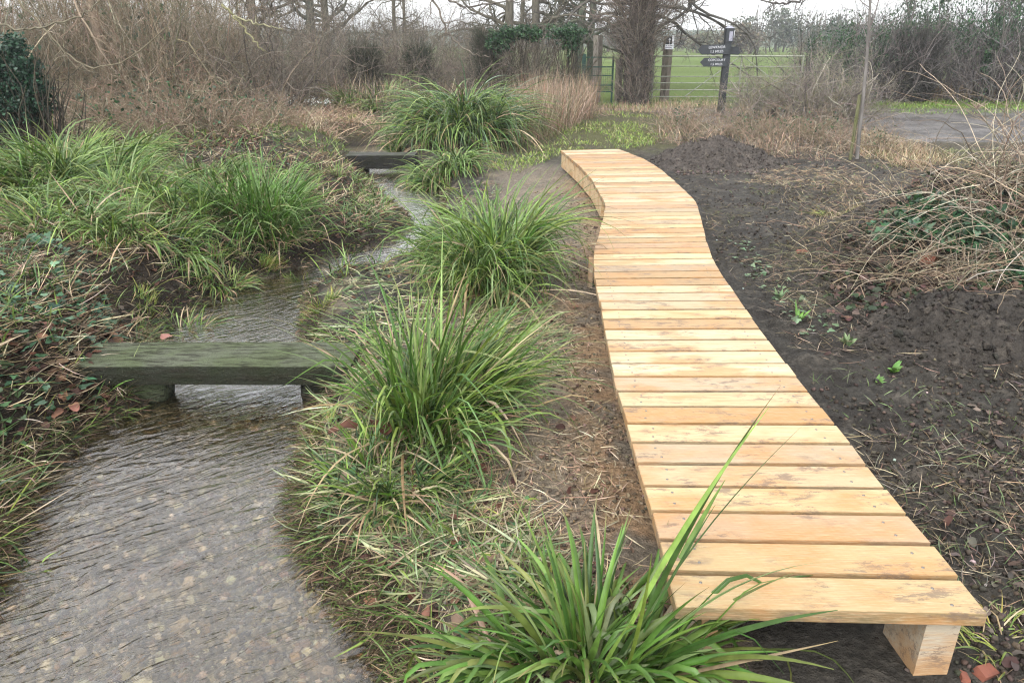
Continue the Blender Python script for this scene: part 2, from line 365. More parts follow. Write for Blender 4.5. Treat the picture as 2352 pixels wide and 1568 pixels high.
# ------------------------------------------------------------------ terrain
WL = -0.20
stream_px = [(-60, 1440), (40, 1230), (110, 1090), (230, 985), (340, 935), (365, 880), (375, 775), (480, 695), (600, 645), (760, 595), (900, 562), (950, 527),
             (945, 495), (892, 455), (858, 418), (840, 392), (830, 372), (790, 342), (900, 342), (925, 375), (960, 405), (1010, 425), (1012, 470), (990, 520),
             (965, 560), (945, 610), (860, 640), (740, 655), (690, 682), (682, 770), (730, 850), (745, 890), (720, 950), (700, 1020), (665, 1130),
             (660, 1200), (700, 1290), (780, 1390), (850, 1470), (900, 1568)]
stream = np.array([(-2.4, .1)] + [P(u, v, WL)[:2] for u, v in stream_px] + [(-.22, .1)])
def poly_in(poly, x, y):
    ins = np.zeros(x.shape, bool); n = len(poly)
    for i in range(n):
        x1, y1 = poly[i]; x2, y2 = poly[(i + 1) % n]
        if y1 == y2: continue
        c = ((y1 > y) != (y2 > y)) & (x < (x2 - x1) * (y - y1) / (y2 - y1) + x1); ins ^= c
    return ins
def poly_d(poly, x, y):
    dm = np.full(x.shape, 1e9); n = len(poly)
    for i in range(n):
        a = poly[i]; b = poly[(i + 1) % n]; e = b - a; l2 = (e ** 2).sum()
        t = np.clip(((x - a[0]) * e[0] + (y - a[1]) * e[1]) / max(l2, 1e-9), 0, 1)
        dm = np.minimum(dm, (x - a[0] - t * e[0]) ** 2 + (y - a[1] - t * e[1]) ** 2)
    dm = np.sqrt(dm); return np.where(poly_in(poly, x, y), -dm, dm)
deckL = [(1556, 1392), (1535, 1318), (1500, 1175), (1470, 1080), (1440, 970), (1415, 890), (1403, 830), (1390, 760), (1380, 700), (1368, 650), (1362, 605),
         (1366, 570), (1385, 500), (1391, 470), (1375, 440), (1358, 410), (1330, 380), (1288, 345)]
deckR = [(2270, 1408), (2205, 1328), (2140, 1248), (2085, 1185), (2035, 1123), (1990, 1066), (1955, 1018), (1918, 972), (1888, 935), (1830, 865), (1785, 805),
         (1735, 740), (1700, 690), (1665, 640), (1640, 600), (1622, 550), (1608, 490), (1597, 460), (1560, 425), (1520, 390), (1480, 365), (1420, 342)]
DZ = .25
DL = np.array([P(u, v, DZ)[:2] for u, v in deckL]); DR = np.array([P(u, v, DZ)[:2] for u, v in deckR])
XL = lambda y: np.interp(y, DL[:, 1], DL[:, 0]); XR = lambda y: np.interp(y, DR[:, 1], DR[:, 0])
left_line = np.array([(-3, 0), (-1.9, 1.5), (-1.7, 3.5), (-1.3, 6), (-1.0, 9), (-2.0, 12), (-2.0, 60)], float)
def bumpg(x, y, c, s, h): return h * np.exp(-(((x - c[0]) / s[0]) ** 2 + ((y - c[1]) / s[1]) ** 2))
def base_h(x, y):
    near = 1 / (1 + (y / 18) ** 2)
    z = fbm(x, y, .5, 3, 5) * .10 * near + fbm(x, y, 3.5, 3, 9) * .05 * near + fbm(x, y, 14, 3, 21) * .022 * near
    left = sstep(0, 1.0, np.interp(y, left_line[:, 1], left_line[:, 0]) + .1 - x) * sstep(.8, 2.5, y)
    left = left * (1 - .75 * sstep(4.6, 6, y) * sstep(13, 11, y) * sstep(1.6, .5, np.interp(y, left_line[:, 1], left_line[:, 0]) - x)); z = z + left * .17 + sstep(.3, 2.5, np.interp(y, left_line[:, 1], left_line[:, 0]) - x) * .14 * near
    rightm = sstep(0, .4, x - XR(y)) ; z = z + ((.25 - np.abs(fbm(x, y, 7, 3, 35))) * .12 + (.25 - np.abs(fbm(x, y, 20, 2, 36))) * .05 + fbm(x, y, 45, 2, 33) * .02 - .03) * near * (.45 + .55 * rightm)
    z = z + bumpg(x, y, P(2280, 760)[:2], (.75, .45), .16) + bumpg(x, y, P(2230, 600)[:2], (.85, .7), .68) + bumpg(x, y, P(2000, 560)[:2], (.5, .3), .12)
    z = z + bumpg(x, y, P(2300, 1150)[:2], (.4, .5), .05)
    und = sstep(.25, 0, np.maximum(XL(y) - x, x - XR(y))) * sstep(1.25, 1.5, y) * sstep(10.2, 9.9, y)
    z = z * (1 - und * .9) + und * .0
    z = z + .55 * sstep(24, 60, y) * 0 + 6.0 * sstep(160, 420, y)
    return z
def H(x, y):
    x = np.asarray(x, float); y = np.asarray(y, float)
    d = np.full(x.shape, 9.); m = (y < 16) & (x < 2) & (x > -6)
    if m.any(): d[m] = poly_d(stream, x[m] + fbm(x[m], y[m], 5, 3, 77) * .07, y[m])
    z = base_h(x, y)
    wdt = .22 + .12 * (fbm(x, y, 1.5, 2, 3) + .5) + .35 * sstep(0, .6, np.interp(y, left_line[:, 1], left_line[:, 0]) + .2 - x)
    zb = WL - .012 + (z - WL + .012) * sstep(-.01, 1, np.clip(d / wdt, 0, 1)) ** .55
    bed = WL - .03 - .07 * sstep(0, .5, -d) + fbm(x, y, 6, 4, 8) * .025
    return np.where(d > 0, zb, np.minimum(bed, WL - .012 + fbm(x, y, 6, 3, 8) * .02))
def H1(x, y): return float(H(np.array([x]), np.array([y]))[0])
def blend(c, col, m): return c * (1 - m[:, None]) + np.array(col) * m[:, None]
def ell(x, y, c, s, soft=.5): 
    q = np.sqrt(((x - c[0]) / s[0]) ** 2 + ((y - c[1]) / s[1]) ** 2); return 1 - sstep(1 - soft, 1 + soft, q)
NR, NCOL = 680, 560
yy = -0.8 + np.exp(np.linspace(0, math.log(700), NR)); ss = np.linspace(-1.35, 1.35, NCOL)
Yg, Sg = np.meshgrid(yy, ss, indexing='ij'); Xg = Sg * (Yg + 2.2)
xf, yf = Xg.ravel(), Yg.ravel(); zf = H(xf, yf)
TR0, TR1 = 12.9, 18.6
def track_mask(x, y):
    wv = fbm(x, y * 0, .35, 2, 31) * .8
    left = sstep(3.0, 5.0, x); lo = 19.0 - (19.0 - TR0) * left
    return sstep(lo - .3, lo + .3, y + wv) * sstep(TR1 + 1.2, TR1 + .6, y + wv * .6) * sstep(.5, 2, x)
tm = track_mask(xf, yf)
rut = np.sin((yf + fbm(xf, yf, .3, 2, 4)) * 4.2) * .03 + fbm(xf * .25, yf, 5, 3, 41) * .06
zf = zf + tm * (rut - .03)
n1 = fbm(xf, yf, 1.2, 4, 60) + .5; n2 = fbm(xf, yf, 4, 4, 61) + .5
col = np.tile(np.array([.060, .054, .045]), (len(xf), 1))
lx = np.interp(yf, left_line[:, 1], left_line[:, 0])
col = blend(col, (.034, .025, .017), sstep(.2, -.2, xf - lx))
mid = sstep(0, .3, xf - lx) * sstep(.3, 0, xf - XL(yf)) * sstep(11, 9.5, yf)
col = blend(col, (.022, .017, .012), mid * sstep(.55, .35, fbm(xf, yf, 3.1, 3, 91) + .5) * sstep(.9, .5, (xf - lx) / np.maximum(XL(yf) - lx, .1)) * .8); col = blend(col, (.24, .195, .145), mid * sstep(.35, .6, (xf - lx) / np.maximum(XL(yf) - lx, .1)) * (.55 + .45 * n1))
sand = sstep(.30, .05, XL(yf) - xf) * sstep(-.3, .0, XL(yf) - xf) * sstep(.36, .56, n2) * sstep(1.2, 1.8, yf) * sstep(9.5, 8.5, yf)
col = blend(col, (.36, .22, .115), sand * .8)
col = blend(col, (.30, .24, .16), mid * sstep(.55, .7, n2) * .5)
# turf strip behind the boardwalk, verge, field
turf = ell(xf, yf, P(1330, 300)[:2], (2.5, 2.8)) * sstep(.30, .45, n2)
col = blend(col, (.14, .19, .04), turf * .8)
far = sstep(10.5, 12.5, yf); col = blend(col, (.10, .085, .05), far * .7)
col = blend(col, (.11, .16, .03), sstep(19.2, 19.8, yf) * sstep(.3, .55, n1 + .1))
field = sstep(21.5, 22.3, yf)
fc = np.array([.125, .185, .055]); fcol = fc * (.75 + .5 * (fbm(xf * .12, yf * .12, 2, 4, 70) + .5))[:, None]
stripes = (fbm(xf * .05, yf * .35, 1, 3, 72) + .5)[:, None]
fcol = fcol * (1 - .3 * stripes) + np.array([.03, .02, 0]) * stripes
col = col * (1 - field[:, None]) + fcol * field[:, None]
hill = sstep(150, 190, yf); col = blend(col, (.075, .10, .055), hill)
n3_ = fbm(xf * .3, yf, 6, 3, 63) + .5; col = blend(col, (.15, .137, .130), tm * .95); col = blend(col, (.05, .042, .038), tm * sstep(.42, .58, n3_) * .85)
md_ = sstep(0, .3, xf - XR(yf)) * (1 - tm) * sstep(14, 11, yf); col = blend(col, (.095, .083, .068), md_ * sstep(.5, .7, n2) * .6); col = blend(col, (.022, .017, .014), md_ * sstep(.5, .35, fbm(xf, yf, 9, 3, 66) + .5) * .6)
wet = np.clip(tm * (.35 + .9 * (n2 - .2)) + .35 * mid * n2 + .3, 0, 1) * (1 - field) * (1 - .5 * turf)
dS = np.full(xf.shape, 9.); mm_ = (yf < 16) & (xf < 2) & (xf > -6); dS[mm_] = poly_d(stream, xf[mm_], yf[mm_])
bedm = sstep(.05, -.03, dS)
col = blend(col, (.028, .021, .015), sstep(.28, .06, dS) * (1 - bedm) * .9)
wet = np.maximum(wet, sstep(.15, .02, dS))
V = np.c_[xf, yf, zf]
idx = np.arange(NR * NCOL).reshape(NR, NCOL)
Fq = np.stack([idx[:-1, :-1], idx[:-1, 1:], idx[1:, 1:], idx[1:, :-1]], -1).reshape(-1, 4)
fm_t = tm[Fq].mean(1) > .5; fm_b = dS[Fq].mean(1) < 0; fm_f = yf[Fq].mean(1) > 22
def sub_ground(name, msk, label=None):
    f = Fq[msk]; u, inv = np.unique(f, return_inverse=True)
    g = Geo(); g.add(V[u], inv.reshape(-1, 4), col[u]); o = g.build(name, M_ground)
    ka = o.data.color_attributes.new("Kind", 'FLOAT_COLOR', 'POINT')
    ka.data.foreach_set("color", np.c_[bedm[u], wet[u], field[u], np.ones(len(u))].astype(np.float32).ravel())
    tag(o, kind='structure'); return o
sub_ground("field", fm_f); sub_ground("stream_bed", fm_b & ~fm_f); sub_ground("muddy_track", fm_t & ~fm_f & ~fm_b)
sub_ground("ground", ~(fm_f | fm_b | fm_t))
# water
gx = np.arange(-3.2, .6, .05); gy = np.arange(.1, 13.2, .05); GX, GY = np.meshgrid(gx, gy, indexing='ij')
dd = poly_d(stream, GX.ravel(), GY.ravel()).reshape(GX.shape)
gi = np.arange(GX.size).reshape(GX.shape); fq = np.stack([gi[:-1, :-1], gi[1:, :-1], gi[1:, 1:], gi[:-1, 1:]], -1).reshape(-1, 4)
kp_ = dd[:-1, :-1].ravel() < .16; fq = fq[kp_]; u, inv = np.unique(fq, return_inverse=True)
wz = WL + fbm(GX.ravel(), GY.ravel(), 5, 2, 99) * .006
g = Geo(); g.add(np.c_[GX.ravel(), GY.ravel(), wz][u], inv.reshape(-1, 4), (.5, .5, .5)); tag(g.build("stream_water", M_water), kind='structure')

# ------------------------------------------------------------------ boardwalk
def rb(seed): return random.Random(seed)
walk = empty("boardwalk", (DL[0][0], DL[0][1], 0), "new pale sawn wood boardwalk curving across the mud beside the stream", "boardwalk")
W0 = np.array(walk.location)
pitch = .1405; nb = int((DL[-1, 1] - DL[0, 1]) / pitch); pitch = (DL[-1, 1] - DL[0, 1]) / nb
r_ = rb(4)
tints = [(.50, .33, .16), (.54, .36, .22), (.58, .45, .245), (.70, .59, .38), (.50, .37, .19), (.66, .53, .30), (.52, .41, .28), (.70, .58, .37), (.46, .29, .14), (.60, .50, .33)]
def rightY(k): return DR[0, 1] + (DR[-1, 1] - DR[0, 1]) * (k / nb)
screw_me = None
for k in range(nb):
    gap = r_.uniform(.017, .023) if k < 30 else .015
    yl0 = DL[0, 1] + k * pitch; yl1 = yl0 + pitch - gap; yr0 = rightY(k); yr1 = rightY(k + 1) - gap
    jl, jr = r_.uniform(-.003, .003), r_.uniform(-.003, .003)
    q = [(XL(yl0) + jl, yl0), (XR(yr0) + jr, yr0), (XR(yr1) + jr, yr1), (XL(yl1) + jl, yl1)]
    dz = r_.uniform(-.002, .002)
    tnt = np.array(tints[r_.randrange(len(tints))]) * r_.uniform(.46, .72) * np.array([1.02, 1.0, .98])
    if k < 9: tnt = np.array([(.50, .385, .20), (.52, .38, .19), (.50, .335, .20), (.62, .50, .27), (.56, .43, .26), (.46, .37, .25), (.64, .51, .30), (.48, .29, .12), (.62, .49, .29)][k]) * np.array([.66, .64, .62])
    g = Geo(); cx, cy = np.mean([a[0] for a in q]), np.mean([a[1] for a in q])
    # split the board along its length so that the mesh follows a very slight cup
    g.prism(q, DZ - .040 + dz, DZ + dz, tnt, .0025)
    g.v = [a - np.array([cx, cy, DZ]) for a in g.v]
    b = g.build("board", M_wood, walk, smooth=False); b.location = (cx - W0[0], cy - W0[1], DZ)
    if k < 22:
        for (ex, sgn) in ((0, 1), (1, -1)):
            for fy in (.25, .75):
                yy_ = (yl0 + (yl1 - yl0) * fy) if ex == 0 else (yr0 + (yr1 - yr0) * fy)
                xx_ = (XL(yy_) + .085 if ex == 0 else XR(yy_) - .085) + r_.uniform(-.01, .01)
                if screw_me is None:
                    sg = Geo(); an = np.arange(8) / 8 * 2 * PI
                    sg.tubes(np.array([[[0, 0, -.004], [0, 0, .0012]]]), 0.0044, (.2, .2, .2), 8, True)
                    screw_me = sg.mesh("screw"); screw_me.materials.append(M_screw)
                s_ = bpy.data.objects.new("screw", screw_me); C.objects.link(s_); s_.parent = b; s_.location = (xx_ - cx, yy_ - cy, dz)
def along(fn, y0, y1, inset, n=8):
    ys = np.linspace(y0, y1, n); return np.c_[fn(ys) + inset, ys]
def beam(name, pts, width, z0, z1, colr, mat=M_wood):
    pts = np.array(pts); t = np.gradient(pts, axis=0); t /= np.linalg.norm(t, axis=1, keepdims=True); nn = np.c_[-t[:, 1], t[:, 0]]
    a = pts + nn * width / 2; b = pts - nn * width / 2; n = len(pts); g = Geo()
    v = np.concatenate([np.c_[a, np.full(n, z0)], np.c_[b, np.full(n, z0)], np.c_[b, np.full(n, z1)], np.c_[a, np.full(n, z1)]]); f = []
    for i in range(n - 1):
        for q in range(4): f.append((q * n + i, ((q + 1) % 4) * n + i, ((q + 1) % 4) * n + i + 1, q * n + i + 1))
    f += [(0, 3 * n, 2 * n, n), (n - 1, 2 * n - 1, 3 * n - 1, 4 * n - 1)]
    g.add(v - np.array([W0[0], W0[1], 0]), f, colr); return g.build(name, mat, walk, smooth=False)
segL = [DL[0, 1] + .03, 2.9, 4.3, 5.7, 6.9, 7.7, 8.5, DL[-1, 1] - .02]
for a, b in zip(segL[:-1], segL[1:]):
    hgt = .13 if a < 6.5 else .17
    beam("beam", along(XL, a, b - .006, .10 if a < 6.5 else .03, 6), .045, DZ - .042 - hgt, DZ - .042, (.48, .36, .22))
segR = [DR[0, 1] + .35, 3.0, 4.4, 5.8, 7.0, 8.4, DR[-1, 1] - .02]
for a, b in zip(segR[:-1], segR[1:]):
    beam("beam", along(XR, a, b - .006, -.10, 6), .045, DZ - .172, DZ - .042, (.48, .36, .22))
def leg(x, y, wx, wy, red=False, rz=0, deep=.12):
    g = Geo(); z0 = H1(x, y) - deep; g.box((0, 0, (z0 + DZ - .042) / 2), (wx, wy, DZ - .042 - z0), (.36, .31, .235), rz)
    o = g.build("leg", M_wood, walk, smooth=False); o.location = (x - W0[0], y - W0[1], 0)
    if red:
        gg = Geo(); gg.box((0, -wy / 2 - .0015, DZ - .055), (wx * .85, .003, .02), (.5, .03, .03))
        m_ = gg.build("paint_mark", M_red, o, smooth=False)
leg(float(XL(1.55)) + .075, 1.60, .085, .10, True); leg(float(XR(1.5)) - .078, 1.60, .095, .16, False, .05)
for yv in (2.9, 4.3, 5.7, 7.2, 8.5):
    leg(float(XL(yv)) + .10, yv, .07, .09); leg(float(XR(yv)) - .17, yv, .07, .09)
leg(float(XL(4.93)) - .022, 4.93, .03, .05)

# ------------------------------------------------------------------ plank bridges
def timber(name, x0, x1, yfar, ynear, z1, th, colr, mat, label, rz=0.):
    n = 26; xs = np.linspace(x0, x1, n); rg = rng(int(abs(x0) * 100))
    cxm, cym = (x0 + x1) / 2, (yfar + ynear) / 2
    w1 = fbm(xs, xs * 0, 3, 3, 5) * .012; w2 = fbm(xs, xs * 0, 3, 3, 15) * .012; w3 = fbm(xs, xs * 0, 2, 3, 25) * .01
    prof = [(ynear, z1 - th), (ynear - .004, z1 - th * .5), (ynear, z1 - .005), (ynear + .005, z1), (yfar - .005, z1), (yfar, z1 - .005), (yfar, z1 - th)]
    g = Geo(); K = len(prof); vs = []
    for i in range(n):
        for (py, pz) in prof: vs.append((xs[i] - cxm, py - cym + (w1[i] if py < cym else w2[i]), pz + w3[i] * (1 if pz > z1 - th * .6 else .5)))
    f = [(i * K + k, (i + 1) * K + k, (i + 1) * K + (k + 1) % K, i * K + (k + 1) % K) for i in range(n - 1) for k in range(K)]
    for e in (0, (n - 1) * K): f += [(e, e + 1, e + 5, e + 6), (e + 1, e + 2, e + 4, e + 5), (e + 2, e + 3, e + 4, e + 4)]
    f = [q for q in f if len(set(q)) == 4]
    cs = np.tile(np.array(colr, float), (len(vs), 1)); kk_ = np.arange(len(vs)) % K; cs[(kk_ == 0) | (kk_ == 1) | (kk_ == 6)] *= .22; cs[kk_ == 2] *= .25  # near face and bottom edges darkened in colour: waterline damp plus painted shade
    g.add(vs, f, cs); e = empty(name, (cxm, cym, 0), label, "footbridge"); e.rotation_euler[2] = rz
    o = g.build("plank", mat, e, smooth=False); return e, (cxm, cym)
ZB = .05
a0 = P(165, 840, ZB); a1 = P(185, 785, ZB)
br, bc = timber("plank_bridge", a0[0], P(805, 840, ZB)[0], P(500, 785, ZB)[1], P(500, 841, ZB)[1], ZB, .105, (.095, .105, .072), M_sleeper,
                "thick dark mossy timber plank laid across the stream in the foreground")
def log_support(parent, pc, x, y, z, r, L, rz, c):
    g = Geo(); t = np.linspace(-.5, .5, 7) * L
    pth = np.stack([t * math.cos(rz), t * math.sin(rz), 0 * t], 1)[None]
    rr_ = np.array([.8, .96, 1, 1.02, 1, .97, .82]) * r
    g.tubes(pth, rr_[None], c, 8, True); o = g.build("support", M_sleeper, parent); o.location = (x - pc[0], y - pc[1], z); return o
q = P(298, 905, -.13); log_support(br, bc, q[0] + .02, 3.62, -.14, .095, .27, 0, (.09, .10, .07))
log_support(br, bc, P(735, 900, -.13)[0], 3.62, -.15, .09, .22, 0, (.03, .03, .025))
fb0 = P(815, 368, .0); fy = P(880, 372, -.02)[1]
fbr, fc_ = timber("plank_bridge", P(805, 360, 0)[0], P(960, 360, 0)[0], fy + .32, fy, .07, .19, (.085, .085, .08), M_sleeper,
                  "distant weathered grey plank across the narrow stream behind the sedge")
log_support(fbr, fc_, P(822, 372, 0)[0], fy + .2, -.18, .08, .3, 1.57, (.05, .05, .04))
log_support(fbr, fc_, P(950, 372, 0)[0], fy + .2, -.18, .08, .3, 1.57, (.05, .05, .04))

# ------------------------------------------------------------------ signs, gates, posts
def text_part(name, body, size, mat, parent, loc, rot, ext=.002, align='CENTER', sx=1.):
    cu = bpy.data.curves.new("t", 'FONT'); cu.body = body; cu.size = size; cu.extrude = ext; cu.align_x = align; cu.align_y = 'CENTER'; cu.space_line = 1.0
    cu.offset = .0008
    to = bpy.data.objects.new("t", cu); C.objects.link(to); bpy.context.view_layer.update()
    me = bpy.data.meshes.new_from_object(to); bpy.data.objects.remove(to)
    o = bpy.data.objects.new(name, me); C.objects.link(o); me.materials.clear(); me.materials.append(mat)
    o.parent = parent; o.location = loc; o.rotation_euler = rot; o.scale = (sx, 1, 1); return o
SY = 17.3
sx0, _, _ = P(1655, 268); bx = PY(1655, 262, SY); zg = H1(bx[0], SY)
sign = empty("signpost", (bx[0], SY, zg), "dark footpath signpost with white lettered pointing boards beside the tangled shrub", "signpost")
tz = PY(1660, 62, SY)[2] - zg
g = Geo(); g.box((0, 0, tz * .42 - .1), (.135, .135, tz * .84 + .2), (.03, .03, .03)); g.build("post", M_black, sign, False)
g = Geo(); g.box((.01, 0, tz * .91), (.165, .165, tz * .15), (.03, .03, .03)); hd = g.build("head_block", M_black, sign, False)
g = Geo(); a = .083
g.add([(-a, -a, 0), (a, -a, 0), (a, a, 0), (-a, a, 0), (-.02, -.02, .05), (.02, -.02, .05), (.02, .02, .05), (-.02, .02, .05)],
      [(0, 1, 5, 4), (1, 2, 6, 5), (2, 3, 7, 6), (3, 0, 4, 7), (4, 5, 6, 7), (0, 3, 2, 1)], (.1, .1, .1))
o = g.build("cap", M_grey, sign, False); o.location = (.01, 0, tz * .985)
g = Geo(); g.box((.03, -.087, tz * .90), (.075, .008, .19), (.4, .4, .4)); g.build("waymark_plate", M_grey, sign, False)
g = Geo(); g.box((.097, -.04, tz * .92), (.008, .09, .14), (.8, .8, .8)); g.build("white_plate", M_white, sign, False)
def finger(x0, x1, zc, h, lines, tilt, nm="finger_board", ydep=-.1, left=True):
    L = x1 - x0; g = Geo(); th = .035
    prof = [(0, -h / 2), (L - h * .48, -h / 2), (L, 0), (L - h * .48, h / 2), (0, h / 2)]
    s = -1 if left else 1
    v = [(s * px, -th / 2, pz) for px, pz in prof] + [(s * px, th / 2, pz) for px, pz in prof]
    v += [(s * 0, -th / 2, 0), (0, th / 2, 0)]
    f = [(0, 1, 2, 10), (10, 2, 3, 4), (5, 11, 7, 6), (11, 9, 8, 7)]
    f += [(i, (i + 1) % 5, (i + 1) % 5 + 5, i + 5) for i in range(5)]
    g.add(v, f, (.02, .02, .02)); o = g.build(nm, M_black, sign, False); o.location = (x0 if not left else x1, ydep, zc); o.rotation_euler = (0, tilt, 0)
    for i, (t_, sz) in enumerate(lines):
        text_part("lettering", t_, sz, M_letter, o, (-(L) * .40, -th / 2 - .003, .042 - i * .085), (PI / 2, 0, 0), .001, sx=1.0)
    return o
kx = lambda u: PY(u, 115, SY)[0] - bx[0]
kz = lambda v: PY(1640, v, SY)[2] - zg
finger(kx(1600), .02, kz(113), kz(102.5) - kz(125), [("LEWKNOR", .074), ("1.5 MILES", .072)], rad(-1.5))
f2 = finger(kx(1608), .0, kz(143), kz(133) - kz(153), [("COPCOURT", .068), ("1.5 MILES", .066)], 0, ydep=-.1)
fb = finger(0, .36, kz(116), .16, [], rad(3), ydep=.1, left=False); fb['label'] = "blank dark board pointing to the right"
# waymarked post beyond the gate
def post(name, u, v0, v1, wpx, Y, mat, c, label, cat="post", rz=0., group=None):
    b = PY(u, v0, Y); zg_ = H1(b[0], Y); t = PY(u, v1, Y)[2]; w_ = wpx / FP * Y
    e = None; g = Geo(); nseg = 6; z = np.linspace(-.15, t - zg_, nseg); pth = np.stack([fbm(z, z * 0, 1, 2, int(u)) * .03, z * 0, z], 1)[None]
    g.tubes(pth, w_ * .70, c, 4, True); o = g.build(name, mat, None, False); o.location = (b[0], Y, zg_); o.rotation_euler[2] = PI / 4 * 0 + rz
    return tag(o, label, cat, group)
wp = post("waymark_post", 1527, 205, 83, 15, 21.6, M_post, (.20, .165, .14), "rough wooden post with a white arrow and white notice behind the field gate", "post")
zt = PY(1527, 83, 21.6)[2] - wp.location[2]
g = Geo(); g.box((-.015, -.175, zt - .10), (.15, .006, .21), (.05, .05, .05)); pl = g.build("arrow_plate", M_black, wp, False)
g = Geo(); g.box((.0, -.180, zt - .15), (.022, .004, .09), (.8, .8, .8)); g.add([(-.035, -.182, zt - .11), (.035, -.182, zt - .11), (.003, -.182, zt - .05), (-.003, -.182, zt - .05)], [(0, 1, 2, 3)], (.8, .8, .8)); g.build("arrow", M_white, pl, False)
g = Geo(); g.box((.09, -.179, zt - .10), (.05, .006, .22), (.8, .8, .8)); g.build("white_strip", M_white, wp, False)
g = Geo(); g.box((-.0, -.185, zt - .27), (.235, .006, .125), (.8, .8, .8)); nb_ = g.build("notice", M_white, wp, False)
gl2 = Geo(); rq = rng(77)
for row, xs_ in ((.022, (-.085, -.03, .02, .06)), (-.018, (-.09, -.055, -.02, .02, .05))):
    for x_ in xs_: gl2.box((x_, -.190, zt - .27 + row), (.028 + rq.random() * .012, .002, .016 + rq.random() * .008), (.1, .1, .15))
gl2.build("faint_lettering", M_grey, nb_, False)
post("wooden_post", 1369, 210, 81, 14, 21.5, M_post, (.27, .24, .21), "pale grey split wooden post behind the small green gate")
post("wooden_post", 1419, 225, 136, 11, 20.9, M_post, (.20, .17, .14), "short brown wooden post between the green gate and the shaggy trunk")
post("wooden_post", 1318, 215, 80, 9, 20.9, M_post, (.10, .10, .07), "dark ivy stained post at the left end of the green gate")
# field gate
GY_ = 21.0
gl_ = PY(1498, 210, GY_); gr_ = PY(1835, 210, GY_)
gate = empty("field_gate", ((gl_[0] + gr_[0]) / 2, GY_, 0), "wide galvanised metal field gate of six bars closing the green field", "gate")
gcx = (gl_[0] + gr_[0]) / 2; hw = (gr_[0] - gl_[0]) / 2
bars = [PY(1600, v, GY_)[2] for v in (129, 153, 176, 191, 207, 222)]
r2 = rng(9)
for z in bars:
    g = Geo(); xs = np.linspace(-hw, hw, 12); g.tubes(np.stack([xs, 0 * xs, z + fbm(xs, xs * 0, .6, 2, int(z * 50)) * .02], 1)[None], .014 if z < 1.1 else .022, (.35, .36, .3), 6); g.build("bar", M_galv, gate)
for x_ in (-hw, hw, .35):
    g = Geo(); g.tubes(np.array([[[x_, 0.03 if x_ == .35 else 0, bars[-1] - .05], [x_, 0.03 if x_ == .35 else 0, bars[0] + .02]]]), .02, (.35, .36, .3), 6); g.build("upright", M_galv, gate)
for (xa, xb) in ((-hw + .9, .33), (hw - .1, .37)):
    g = Geo(); g.tubes(np.array([[[xa, .04, bars[-1]], [xb, .04, bars[0]]]]), .014, (.35, .36, .3), 6); g.build("brace", M_galv, gate)
# green pedestrian gate
p0 = PY(1300, 215, GY_); p1 = PY(1405, 215, GY_); gw = p1[0] - p0[0]
gg_ = empty("pedestrian_gate", ((p0[0] + p1[0]) / 2, GY_, 0), "narrow dark green metal gate with wire mesh left of the shaggy trunk", "gate")
zs = [PY(1350, v, GY_)[2] for v in (132, 154, 174, 196, 211)]
for z in zs:
    g = Geo(); g.box((0, 0, z), (gw, .03, .03), (.02, .08, .05)); g.build("bar", M_green, gg_, False)
for x_ in (gw / 2,):
    g = Geo(); g.box((x_, 0, .60), (.045, .045, 1.2), (.02, .08, .05)); g.build("upright", M_green, gg_, False)
g = Geo(); xp = PY(1340, 170, GY_)[0] - gg_.location[0]; g.box((xp, -.04, .60), (.11, .09, 1.3), (.02, .08, .05)); g.build("gate_post", M_green, gg_, False)
g = Geo(); xs = np.arange(-gw / 2, gw / 2, .05)
g.tubes(np.array([[[x_, .018, zs[4]], [x_, .018, zs[1]]] for x_ in xs]), .0025, (.03, .08, .05), 3)
zz = np.arange(zs[4], zs[1], .05); g.tubes(np.array([[[-gw / 2, .018, z], [gw / 2, .018, z]] for z in zz]), .0025, (.03, .08, .05), 3); g.build("wire_mesh", M_green, gg_, False)

